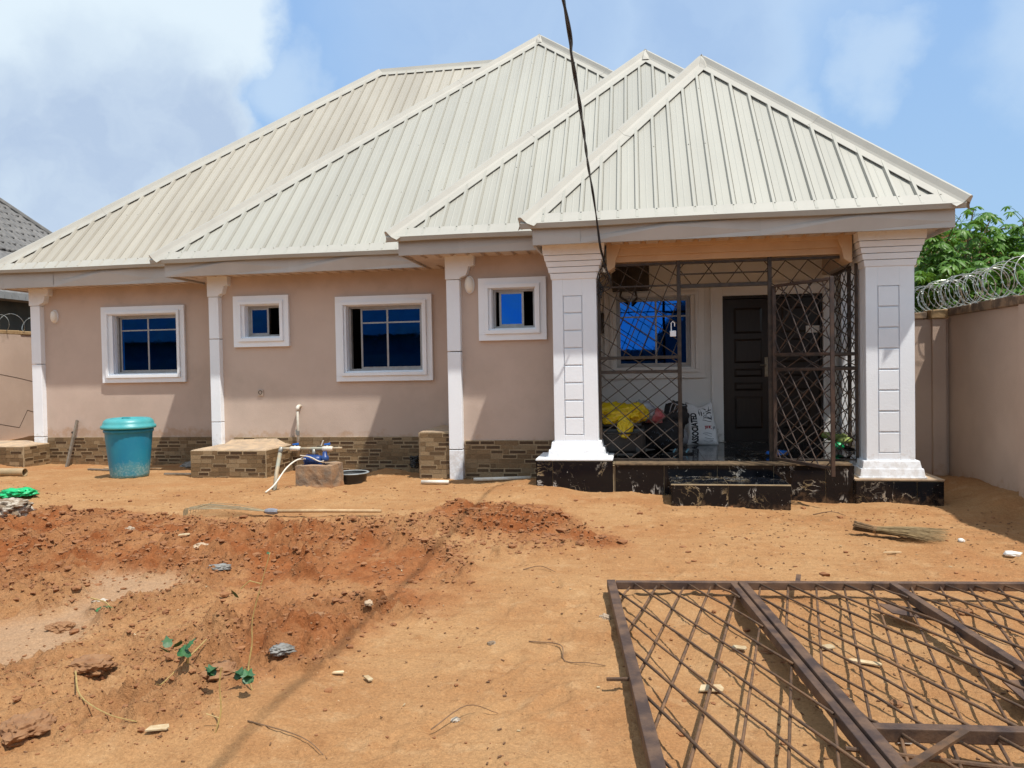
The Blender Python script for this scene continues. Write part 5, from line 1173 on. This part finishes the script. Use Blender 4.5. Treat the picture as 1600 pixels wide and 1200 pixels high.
# the printed sack
sk = thing('white_sack', 'white woven sack with bold black print leaning on the porch wall', 'sack', (.90, 11.12, .36))
bm = bmesh.new(); nx_, nz_ = 22, 28; gridv = {}
SX0, SX1, SZ0, SZ1 = .70, 1.12, .345, .90
def sack_pt(u, v, side):
    taper = 1.0-.10*v+.06*(1-v)**3; x = (SX0+SX1)/2+(u-.5)*(SX1-SX0)*taper-.02*v+.01*math.sin(v*5)
    bulge = (max(0, 1-(2*u-1)**2))**.5*(max(0, 1-(2*v-1)**4))**.6; wr = .006*math.sin(v*34+u*5+3*math.sin(u*7))*(.4+.6*u)
    y = 11.13+v*.20-side*(.11*bulge)-(wr*side if side > 0 else 0); z = SZ0+(SZ1-SZ0)*v
    if v > .93: z += .05*((2*u-1)**2)*(v-.93)/.07+.012*math.sin(u*9)
    return Vector((x, y, z))
for side in (1, -1):
    for i in range(nx_+1):
        for j in range(nz_+1):
            if side == -1 and (i in (0, nx_) or j in (0, nz_)): gridv[(side,i,j)] = gridv[(1,i,j)]
            else: gridv[(side,i,j)] = bm.verts.new(sack_pt(i/nx_, j/nz_, side)-OFF[sk])
for side in (1, -1):
    for i in range(nx_):
        for j in range(nz_):
            f = [gridv[(side,i,j)], gridv[(side,i+1,j)], gridv[(side,i+1,j+1)], gridv[(side,i,j+1)]]; bm.faces.new(f if side == 1 else f[::-1])
me = bpy.data.meshes.new('sack_body'); bm.to_mesh(me); bm.free(); sb_ = link('sack_body', me, m_sack, sk, smooth=True)
def on_sack(u, v): return sack_pt(u, v, 1)+Vector((0, -.0035, 0))
def sack_text(txt, size, place, material, name='sack_print', bold=.012):
    cu = bpy.data.curves.new('lettering', 'FONT'); cu.body = txt; cu.size = size; cu.offset = bold*size; cu.resolution_u = 3
    ob = bpy.data.objects.new('lettering', cu); COL.objects.link(ob); dg = bpy.context.evaluated_depsgraph_get(); me = bpy.data.meshes.new_from_object(ob.evaluated_get(dg))
    bpy.data.objects.remove(ob); bpy.data.curves.remove(cu)
    bm = bmesh.new(); bm.from_mesh(me); bmesh.ops.triangulate(bm, faces=bm.faces[:]); bmesh.ops.subdivide_edges(bm, edges=bm.edges[:], cuts=2); 
    for v in bm.verts: v.co = place(v.co.x, v.co.y)-OFF[sk]
    bm.to_mesh(me); bm.free(); return link(name, me, material, sb_)
# vertical word, reading upwards along the left side of the sack
sack_text('ASSOCIATED', .105, lambda a, c: on_sack(.345-c*2.7, .05+a*1.25), m_ink, bold=.045)
for k, (u, v, l, h) in enumerate(((.44,.88,.10,.05), (.56,.90,.16,.03), (.44,.78,.04,.09), (.52,.77,.04,.10), (.60,.75,.05,.09), (.70,.86,.22,.02), (.72,.79,.18,.03), (.58,.67,.28,.018), (.55,.62,.30,.014), (.74,.70,.16,.03), (.86,.66,.03,.11), (.80,.88,.04,.05), (.68,.71,.03,.06),
                                  (.50,.30,.30,.010), (.56,.26,.22,.008), (.55,.20,.30,.008), (.52,.14,.30,.008), (.60,.10,.22,.007), (.86,.40,.03,.07), (.91,.41,.03,.06))):
    b = B(); n = 6; V = [on_sack(u+l*i/n, v+.025*math.sin(i*.5+k)) for i in range(n+1)]+[on_sack(u+l*i/n, v+h+.025*math.sin(i*.5+k)) for i in range(n+1)]
    b.add(V, [(i, i+1, n+2+i, n+1+i) for i in range(n)]); build('sack_print', b, m_ink if k < 9 else m_inkgrey, sb_)
for (u, v, l, h) in ((.58, .42, .24, .02), (.60, .44, .05, .06), (.72, .44, .06, .05), (.58, .49, .24, .015), (.66, .44, .04, .05)):
    b = B(); b.add([on_sack(u, v), on_sack(u+l, v), on_sack(u+l, v+h), on_sack(u, v+h)], [(0,1,2,3)]); build('sack_emblem', b, m_inkred, sb_)
# slippers, blue bag, greenery
for i, (x, lab) in enumerate(((.42, 'pale blue rubber slipper on the porch floor left of the grille post'), (.58, 'pale blue rubber slipper on the porch floor right of the grille post'))):
    t = thing('slipper', lab, 'slipper', (x, 9.98, .36)); b = B(); pts = [(x+.115*math.cos(a)*(1.0), 9.98+.045*math.sin(a)*(1+.25*math.cos(a))) for a in [k*math.pi/9 for k in range(18)]]
    V = [(p, q, .359) for p, q in pts]+[(p, q, .378) for p, q in pts]; b.add(V, [tuple(range(17, -1, -1)), tuple(range(18, 36))]+[(k, (k+1) % 18, 18+(k+1) % 18, 18+k) for k in range(18)]); build('sole', b, m_black, t)
    b = B(); b.tube(smooth([(x+.03, 9.945, .378), (x+.05, 9.95, .41), (x+.06, 9.98, .42), (x+.05, 10.01, .41), (x+.03, 10.015, .378)], 4), .009, 6); build('strap', b, m_slipper, t)
blob_thing('blue_plastic_bag', 'small bright blue plastic bag flat on the porch floor behind the gate', 'bag', (1.69, 9.78, .395), (.13, .10, .035), m_blueplastic, amp=.3, fr=2.6, seed=21, sub=3, flat=.03)
gv = thing('greens_bundle', 'bundle of pale green leaves with a bright green wrap at the porch side', 'bundle', (2.55, 10.3, .36))
for k in range(9): blob('leaf_head', (2.50+.16*math.cos(k*1.9)*.8, 10.3+.1*math.sin(k*1.9), .50+.03*(k % 3)), (.06, .06, .045), m_greenveg, gv, amp=.35, fr=4, seed=30+k, sub=2, sharp=.3)
blob('wrap', (2.50, 10.2, .44), (.075, .06, .05), m_greencloth, gv, amp=.2, fr=3, seed=41, sub=3)

# ------------------------------------------------------------------ loose things in the yard
def hgt(x, y, d=0.0): return gz(x, y)+d
# long rake of wire
rk = thing('wire_rake', 'long wooden handled wire rake lying flat on the earth', 'rake', (-3.9, 7.45, hgt(-3.9, 7.45)))
A_ = Vector((-3.74, 7.44, hgt(-3.74, 7.44)+.055)); Bv = Vector((-2.58, 7.46, hgt(-2.58, 7.46)+.05)); mx_ = max(hgt(-3.74+i*.1, 7.45) for i in range(13)); A_.z = max(A_.z, mx_+.02); Bv.z = max(Bv.z, mx_+.015)
b = B(); b.tube([A_-Vector((.1,0,0)), A_.lerp(Bv, .5)+Vector((0,0,.004)), Bv], [.019, .018, .017], 8); build('handle', b, m_wood, rk, smooth=True)
b = B(); b.tube([A_-Vector((.09,0,0)), A_-Vector((.05,0,0)), A_, A_+Vector((.05, 0, 0))], [.022, .032, .034, .024], 8); build('binding', b, m_tape, rk)
for k in range(17):
    t = k/16; e = Vector((-4.70+.10*abs(t-.5)*2, 7.23+.48*t, hgt(-4.66, 7.23+.48*t)+.075)); m2 = A_.lerp(e, .5)+Vector((0, 0, .012+random.uniform(-.006, .01))); b = B()
    b.tube([A_-Vector((.05,0,0))+Vector((0, (t-.5)*.03, 0)), m2, e, e+Vector((-.022, 0, -.015)), e+Vector((-.026, 0, -.07))], .0030, 5); build('tine', b, m_wirerake, rk)
b = B(); b.tube([(-4.58, 7.27+.04*i, hgt(-4.58, 7.4)+.078+.008*math.sin(i*.3)) for i in range(11)], .004, 5); build('spreader', b, m_wirerake, rk)
# straw broom
br_ = thing('straw_broom', 'short palm straw broom lying on the sandy ground', 'broom', (2.0, 7.1, hgt(2.0, 7.1)))
h0, h1, h2 = Vector((1.88, 7.14, hgt(1.88, 7.14)+.085)), Vector((2.03, 7.07, hgt(2.03, 7.07)+.06)), Vector((2.52, 6.93, hgt(2.5, 6.93)+.04))
d_ = (h1-h0).normalized(); sd = d_.cross(Vector((0,0,1))).normalized(); uu = sd.cross(d_)
hb = B(); sbm = B()
for k in range(210):
    a = random.random()*6.28; r_ = math.sqrt(random.random()); o1 = (sd*math.cos(a)+uu*math.sin(a)); r1 = .030*r_
    p0 = h0+o1*(.043*r_)+d_*random.uniform(-.015, .03); p1 = h1+o1*r1
    hb.tube([p0, p1], .0022, 3, False)
    fan = Vector((random.uniform(-.10, .06), 0, 0)); e = h2+sd*(math.cos(a)*r_*.20)+Vector((0,0,1))*(math.sin(a)*r_*.05+.005)+fan; e.z = max(e.z, hgt(e.x, e.y)+.004 if k % 6 == 0 else e.z)
    m2 = p1.lerp(e, .5)+Vector((0, 0, .01))+sd*random.uniform(-.012, .012); sbm.tube([p1, m2, e], [.0024, .0018, .0010], 3, False)
build('handle_stalks', hb, m_strawdark, br_, stuff=True); build('bristles', sbm, m_straw, br_, stuff=True)
b = B(); b.tube([h1-d_*.012, h1+d_*.016], .034, 12); build('binding', b, m_strawdark, br_)

# the big lattice gate lying on the earth
lg_ = thing('fallen_gate', 'large rusty lattice gate lying flat on the earth in the right foreground', 'gate', (-.18, 5.06, .03))
O = Vector((-.182, 5.067, .0)); U = Vector((1.0, .043, 0)); Vv = Vector((.101, -.995, 0))
def Q(u, v, z): p = O+U*u+Vv*v; return Vector((p.x, p.y, z+.012*u+.004*v))
ZB = .055
def gb(u0, v0, u1, v1, wx, wy, z, name='frame_bar', m_=None): b = B(); b.bar(Q(u0, v0, z), Q(u1, v1, z), wx, wy); return build(name, b, m_ or m_irondust, lg_, bevel=.004)
gb(0, -.03, 0, 3.1, .055, .055, ZB, 'stile'); gb(.03, 0, 3.5, .0, .045, .05, ZB, 'rail'); gb(3.5, -.03, 3.5, 3.1, .055, .055, ZB, 'stile'); gb(.03, 3.08, 3.47, 3.08, .045, .05, ZB, 'rail')
D1, D2 = .80, 1.75
dv = lambda u, z, wd: gb(u, .03, u, 3.05, wd, .05, z, 'divider')
dv(D1-.022, ZB, .040); dv(D1+.028, ZB+.012, .050); dv(D2, ZB+.006, .045); dv(2.7, ZB, .045)
gb(D1+.055, 2.02, D2-.03, 2.02, .05, .055, ZB+.004, 'rail'); gb(D2+.03, 2.02, 2.67, 2.02, .05, .055, ZB+.004, 'rail')
def lat(u0, u1, v0, v1, tilt):
    for m, o_, r_ in ((3.07, .012, .0068), (-3.3, -.006, .0072)):
        s = .172*abs(m); c = min(v0-m*u0, v0-m*u1, v1-m*u0, v1-m*u1)+.09*abs(m)
        while c < max(v0-m*u0, v0-m*u1, v1-m*u0, v1-m*u1):
            q = clip_line(u0, u1, v0, v1, m, c)
            if q:
                (a, e), (f, g) = q; n = 5; b = B(); ph = random.random()*6
                b.tube([Q(a+(f-a)*i/n, e+(g-e)*i/n, ZB+o_+tilt*((a+(f-a)*i/n-u0)/(u1-u0))+.004*math.sin(i*1.7+ph)) for i in range(n+1)], r_*random.uniform(.88, 1.1), 7); build('bar', b, m_rebar, lg_, smooth=True)
            c += s
lat(.028, D1-.045, .025, 3.05, .0); lat(D1+.055, D2-.024, .025, 1.99, .0); lat(D2+.024, 2.675, .025, 1.99, .0); lat(D1+.055, D2-.024, 2.05, 3.05, 0)
gb(-.13, 1.55, -.02, 1.545, .016, .016, ZB+.0, 'hinge_pin', m_rebar)
b = B(); b.hexa([(1.40, 4.86, .045), (1.45, 4.72, .03), (1.66, 4.60, .03), (1.60, 4.78, .045)], [(1.40, 4.86, .051), (1.45, 4.72, .036), (1.66, 4.60, .036), (1.60, 4.78, .051)]); build('lock_plate', b, m_irondust, lg_)
b = B(); b.hexa([(1.60, 3.72, .05), (1.62, 3.55, .03), (1.95, 3.48, .03), (1.93, 3.78, .05)], [(1.60, 3.72, .058), (1.62, 3.55, .038), (1.95, 3.48, .038), (1.93, 3.78, .058)]); build('lock_plate', b, m_irondust, lg_)
b = B(); b.bar((.995, 5.10, .075), (1.055, 5.36, .075), .03, .006); build('strap_plate', b, m_irondust, lg_)
for i, (p, q, lab) in enumerate((((.86, 2.72, .12), (1.18, 3.03, .13), 'short flat rusty bar lying across the fallen gate near the bottom edge'), ((.75, 2.985, .06), (1.42, 2.80, .10), 'thin rusty rod lying under the short bar on the fallen gate'), ((1.12, 2.62, .12), (1.5, 3.02, .13), 'thin rusty rod crossing the bottom right corner'))):
    b = B(); 
    if i == 0: b.bar(p, q, .03, .012)
    else: b.tube([p, q], .009, 7)
    solo('loose_bar', b, m_rebar, lab, 'metal bar', p, 'loose bars on the fallen gate')

# pipe, cloth, rubble, stick and other bits
b = B(); R_ = .058; zz = hgt(-9.1, 9.9)+R_-.01; n = 20; V = []; F = []
for x in (-10.2, -8.86):
    for rr in (R_, R_-.007):
        for k in range(n): a = 6.283*k/n; V.append((x, 9.93+rr*math.cos(a), zz+.01+rr*math.sin(a)))
for k in range(n):
    k2 = (k+1) % n; F += [(k, k2, 2*n+k2, 2*n+k), (n+k2, n+k, 3*n+k, 3*n+k2), (2*n+k, 2*n+k2, 3*n+k2, 3*n+k)]
b.add(V, F); solo('plastic_pipe', b, m_olive, 'olive brown plastic pipe lying open ended at the far left', 'pipe', (-9.5, 9.93, zz), smooth=False)
blob_thing('green_plastic', 'crumpled bright green plastic bag on the earth at far left', 'plastic bag', (-7.36, 8.14, hgt(-7.36, 8.14)+.035), (.20, .17, .05), m_greencloth, amp=.35, fr=2.6, seed=51, sub=4, sharp=.5, flat=.03)
blob_thing('rubble_chunk', 'pale chunk of broken concrete on the earth at far left', 'rubble', (-6.52, 7.02, hgt(-6.52, 7.02)+.055), (.24, .17, .10), m_rubble, amp=.30, fr=2.6, seed=54, sub=5, sharp=.3, power=.75)
b = B(); b.bar((-9.80, 11.90, -.12), (-9.83, 12.235, .69), .05, .035, (1,0,0)); solo('wooden_stick', b, m_greywood, 'grey wooden stick leaning on the wall left of the bin', 'stick', (-9.8, 11.9, -.1), bevel=.004)
for i, (p, q, w_, lab) in enumerate((((-8.95, 11.75, -.05), (-7.75, 11.55, -.05), .07, 'longer pale plank lying on the ground behind the bin'), ((-8.9, 11.3, -.05), (-8.2, 11.2, -.05), .05, 'shorter grey plank lying on the ground behind the bin'), ((-6.98, 10.45, .02), (-6.6, 10.62, .02), .05, 'small dark stick on the ground right of the bin'))):
    p = (p[0], p[1], hgt(p[0], p[1])+.02); q = (q[0], q[1], hgt(q[0], q[1])+.025); b = B(); b.bar(p, q, w_, .025); solo('plank', b, m_greywood if i else m_wood, lab, 'plank', p, bevel=.003)
t = blob_thing('cement_heap', 'small heap of grey cement at the foot of the wall right of the bin', 'heap', (-7.15, 12.02, -.09), (.55, .22, .11), m_foil, amp=.25, fr=2, seed=60, sub=4)
b = B()
for k in range(7):
    a = k*.9; b.tube([(-3.24+.09*math.cos(j*.52+a)*(.6+.1*(k % 3)), 10.9+.06*math.sin(j*.52+a), .06+.025*k+.012*math.sin(j+a)) for j in range(13)], .011, 6)
solo('black_hose_coil', b, m_basin, 'small heap of coiled black hose against the wall corner', 'hose', (-3.24, 10.9, .03), smooth=True)
b = B(); b.tube([(-2.74, 9.50, hgt(-2.74, 9.5)+.03), (-2.38, 9.50, hgt(-2.38, 9.5)+.032)], .024, 10); solo('pipe_offcut', b, m_pvcwhite, 'short white pipe offcut left of the third white pilaster', 'pipe', (-2.56, 9.5, .03), smooth=True)
b = B(); b.tube([(-2.10, 9.72, hgt(-2.1, 9.72)+.035), (-1.36, 9.74, hgt(-1.36, 9.74)+.015)], .024, 10); solo('pipe_offcut', b, m_pvcwhite, 'longer white pipe half buried right of the third white pilaster', 'pipe', (-1.7, 9.73, .03), smooth=True)

# clods and scraps one can point at
def clod(i, x, y, s, lab, material, name, cat, group=None, fl=.5):
    bm = bmesh.new(); bmesh.ops.create_icosphere(bm, subdivisions=4, radius=1.0); z = hgt(x, y)
    for v in bm.verts:
        q = v.co*1.5+Vector((i*3.7, i*1.3, 0)); k = 1+.40*mnoise.noise(q)+.24*mnoise.noise(q*2.6)+.10*mnoise.noise(q*6)+.05*mnoise.noise(q*13); v.co = Vector((v.co.x*s*k*1, v.co.y*s*k*.8, v.co.z*s*k*fl))
    me = bpy.data.meshes.new(name); bm.to_mesh(me); bm.free(); o = link(name, me, material); o.location = (x, y, z+s*fl*(.35 if name == 'stone' else .0)); o.rotation_euler.z = i*1.7; tag(o, lab, cat, group)
for i, (x, y, s, lab) in enumerate(((-3.36, 4.0, .075, 'lump of red earth at the left edge below the smooth path'), (-1.97, 3.34, .09, 'broad lump of earth between the low seedling and the tall vine'), (-2.62, 3.3, .10, 'cracked slab of earth left of the pale bare stem'), (-2.5, 2.78, .11, 'dark split lump of earth in the bottom left corner'), (-1.9, 4.3, .05, 'small lump of red earth behind the vine leaf'), (-1.35, 6.7, .06, 'lump of dark red soil on the low red heap at centre'))):
    clod(i, x, y, s, lab, m_lump, 'earth_clod', 'clod', None, .42)
for i, (x, y, s, lab) in enumerate(((-3.42, 4.42, .055, 'pale stone on the smooth path through the dug earth'), (-1.62, 4.42, .032, 'round tan stone near the middle of the dug earth'), (-3.62, 5.9, .06, 'small pale stone at the upper left of the red earth'), (-4.6, 6.35, .05, 'small beige lump in the red earth behind the rake'), (-.80, 4.07, .022, 'small cream pebble alone on the swept sand'), (-.205, 4.57, .035, 'tan pebble left of the fallen gate'), (-.785, 3.18, .02, 'white pebble near the bottom centre of the sand'), (.66, 4.2, .03, 'tan pebble inside the first panel of the fallen gate'), (1.12, 3.62, .035, 'brown pebble inside the middle panel of the fallen gate'), (1.9, 4.9, .045, 'dark clod near the second divider of the fallen gate'))):
    clod(50+i, x, y, s, lab, m_rubble if i in (0, 4, 6) else (m_lump if i > 6 else m_cement), 'stone', 'stone')
def scrap(x, y, l, w_, ang, lab, material, name='wood_chip', cat='chip', tilt=.12):
    d = Vector((math.cos(ang), math.sin(ang), 0)); q = Vector((-math.sin(ang), math.cos(ang), tilt)); c = Vector((x, y, hgt(x, y)+.012+w_*.1)); u_ = Vector((0, 0, .006)); b = B()
    pts = [c-d*l-q*w_*.8, c+d*l*.8-q*w_, c+d*l-q*w_*.1, c+d*l*.85+q*w_, c-d*l*.7+q*w_*.9]; b.add(pts+[p+u_ for p in pts], [(4,3,2,1,0), (5,6,7,8,9)]+[(i, (i+1) % 5, 5+(i+1) % 5, 5+i) for i in range(5)])
    solo(name, b, material, lab, cat, tuple(c))
scrap(-1.95, 2.83, .045, .018, .35, 'largest pale wood chip, at the lower left edge of the dug earth', m_chip)
scrap(-1.30, 3.52, .035, .012, -.8, 'pale wood chip at the lower right edge of the dug earth', m_chip)
scrap(-1.47, 3.56, .03, .010, .3, 'thin pale wood chip just left of another chip at the earth edge', m_chip)
scrap(.98, 4.27, .045, .022, .4, 'pale triangular wood chip inside the middle panel of the fallen gate', m_chip)
scrap(1.12, 4.10, .085, .016, -.35, 'long pale wood sliver inside the middle panel of the fallen gate', m_chip)
scrap(.52, 4.2, .04, .018, -.2, 'pale wood chip inside the first panel of the fallen gate', m_chip)
scrap(.33, 3.72, .06, .03, .1, 'crumpled pale leaf inside the first panel of the fallen gate', m_chip, 'dry_leaf', 'leaf')
scrap(1.05, 3.30, .03, .025, .1, 'small white paper scrap inside the middle panel of the fallen gate', m_paper, 'paper_scrap', 'paper')
blob_thing('foil_wrapper', 'crumpled grey foil wrapper on the dug earth', 'wrapper', (-1.80, 3.63, hgt(-1.80, 3.63)+.006), (.055, .045, .022), m_foil, amp=.4, fr=3, seed=80, sub=4, sharp=.7)
blob_thing('plastic_scrap', 'grey plastic scrap half buried in the red earth', 'plastic', (-3.05, 5.2, hgt(-3.05, 5.2)-.004), (.08, .06, .02), m_foil, amp=.4, fr=3, seed=81, sub=4, sharp=.7)
scrap(-3.9, 6.1, .05, .02, .6, 'small pale chip in the red earth below the rake', m_chip)
scrap(1.97, 6.42, .075, .012, .1, 'flat straw coloured splinter below the broom', m_wood, 'splinter', 'splinter')
blob_thing('white_litter', 'crumpled white plastic scrap at the edge of the wall shadow', 'litter', (2.86, 6.47, hgt(2.86, 6.47)+.012), (.06, .045, .022), m_paper, amp=.3, fr=3, seed=70, sub=3, sharp=.4)
blob_thing('paper_ball', 'small white paper ball on the sand above the broom tip', 'litter', (2.66, 6.9, hgt(2.66, 6.9)+.012), (.026, .024, .018), m_paper, amp=.3, fr=3, seed=71, sub=3, sharp=.4)
def twig(pts, r, lab, group=None): 
    b = B(); b.tube(smooth([(x, y, hgt(x, y)+.006+d) for x, y, d in pts], 5), [r*.6*(1-.5*k/(5*(len(pts)-1))) for k in range(5*(len(pts)-1)+1)], 5); solo('twig', b, m_twig if 'pale' not in lab else m_vinestem, lab, 'twig', (pts[0][0], pts[0][1], hgt(pts[0][0], pts[0][1])), group)
twig([(-.60, 4.12, .0), (-.42, 4.05, .012), (-.38, 3.86, .0), (-.25, 3.80, .01), (-.17, 3.80, 0)], .006, 'curled dark root lying left of the fallen gate')
twig([(-.86, 3.05, .02), (-.74, 3.2, .04), (-.62, 3.28, .0)], .005, 'forked dark twig near the bottom centre of the sand')
twig([(-1.62, 2.95, 0), (-1.35, 2.88, .01), (-1.2, 2.78, 0)], .005, 'bent thin twig at the bottom edge, left of centre')
twig([(-2.62, 3.2, .03), (-2.42, 2.98, .03), (-2.2, 2.86, .02), (-2.05, 2.84, 0)], .007, 'pale dry stem lying among the lower clods')
twig([(-2.1, 3.45, .05), (-2.16, 3.2, .04), (-2.08, 3.02, .02)], .006, 'pale bare stem standing between two clods')
twig([(-4.2, 4.55, .02), (-3.75, 4.7, .03)], .008, 'pale stem at the left edge of the picture')
twig([(-3.7, 6.0, .0), (-3.3, 6.2, .02)], .008, 'dark stick in the red earth under the rake handle')
twig([(-.84, 5.55, .0), (-.72, 5.6, .02), (-.60, 5.52, 0)], .007, 'short dark twig in the crumbled red earth at centre')
twig([(1.75, 8.15, .0), (1.9, 8.05, .05), (2.05, 8.1, .0)], .010, 'curved dark stick below the right column plinth')

# seedlings with vine stems
def seed_leaf(c, s, yaw_, tilt, parent):
    out = [(0, -.55), (.32, -.5), (.52, -.15), (.45, .2), (.62, .35), (.3, .45), (0, 1.0), (-.3, .45), (-.62, .35), (-.45, .2), (-.52, -.15), (-.32, -.5)]
    mw = Matrix.Translation(c) @ Matrix.Rotation(yaw_, 4, 'Z') @ Matrix.Rotation(tilt, 4, 'X') @ Matrix.Scale(s, 4); b = B(); b.add([mw @ Vector((0, .1, .05))]+[mw @ Vector((x, y, -.10*abs(x)-.12*y*y)) for x, y in out], [(0, i+1, (i+1) % 12+1) for i in range(12)]); build('leaf', b, m_leafgreen, parent, smooth=False)
vx, vy = -1.74, 3.22; vz = hgt(vx, vy)
sv = thing('vine_seedling', 'tall thin vine seedling with a yellow stem rising from the dug earth', 'plant', (vx, vy, vz))
b = B(); b.tube(smooth([(vx, vy, vz-.01), (vx-.035, 3.25, vz+.08), (vx-.03, 3.28, vz+.19), (vx-.035, 3.30, vz+.30), (vx+.0, 3.32, vz+.45), (vx+.035, 3.35, vz+.60)], 6), [.004]*12+[.003]*12+[.0022]*7, 6); build('stem', b, m_vinestem, sv, smooth=True)
b = B(); b.tube([(vx, 3.32, vz+.46), (vx-.05, 3.31, vz+.475), (vx-.09, 3.30, vz+.44)], .003, 5); build('leaf_stalk', b, m_vinestem, sv)
seed_leaf(Vector((vx-.105, 3.28, vz+.42)), .040, 2.6, 1.0, sv); seed_leaf(Vector((vx+.03, 3.34, vz+.60)), .014, .6, .5, sv)
for k in range(9): seed_leaf(Vector((vx-.06+.10*math.sin(k*2.1), 3.16+.05*math.cos(k*2.1), vz+.075+.02*(k % 3))), .042+.008*(k % 2), k*.9, .75, sv)
sx, sy = -2.08, 3.25; sz_ = hgt(sx, sy)
s2 = thing('seedling', 'low green seedling left of the tall vine', 'plant', (sx, sy, sz_))
b = B(); b.tube([(sx, sy, sz_-.01), (sx+.01, sy, sz_+.06)], .005, 5); build('stem', b, m_vinestem, s2)
for k in range(6): seed_leaf(Vector((sx-.02+.06*math.sin(k*2), sy-.04+.03*math.cos(k*2), sz_+.065+.012*k)), .042, k*1.4, .75, s2)
sx, sy = -3.24, 4.20; sz_ = hgt(sx, sy); s3 = thing('seedling', 'tiny bent seedling beside the smooth path at left', 'plant', (sx, sy, sz_))
b = B(); b.tube(smooth([(sx+.06, sy, sz_), (sx+.03, sy, sz_+.07), (sx-.08, sy, sz_+.10)], 5), .004, 5); build('stem', b, m_vinestem, s3)
for k, dx in enumerate((-.03, .02, .05)): seed_leaf(Vector((sx+dx, sy, sz_+.03+.01*k)), .03, 1.2*k, .5, s3)
sx, sy = -1.72, 2.9; sz_ = hgt(sx, sy); s4 = thing('bare_seedling', 'bare thin brown stem at the lower edge below the vine', 'plant', (sx, sy, sz_))
b = B(); b.tube(smooth([(sx, sy-.03, sz_-.01), (sx+.01, sy, sz_+.07), (sx-.005, sy+.02, sz_+.17), (sx, sy+.03, sz_+.24)], 5), .0035, 5); b.tube([(sx+.005, sy, sz_+.04), (sx-.05, sy-.01, sz_+.06)], .0025, 4); build('stem', b, m_vinestem, s4)
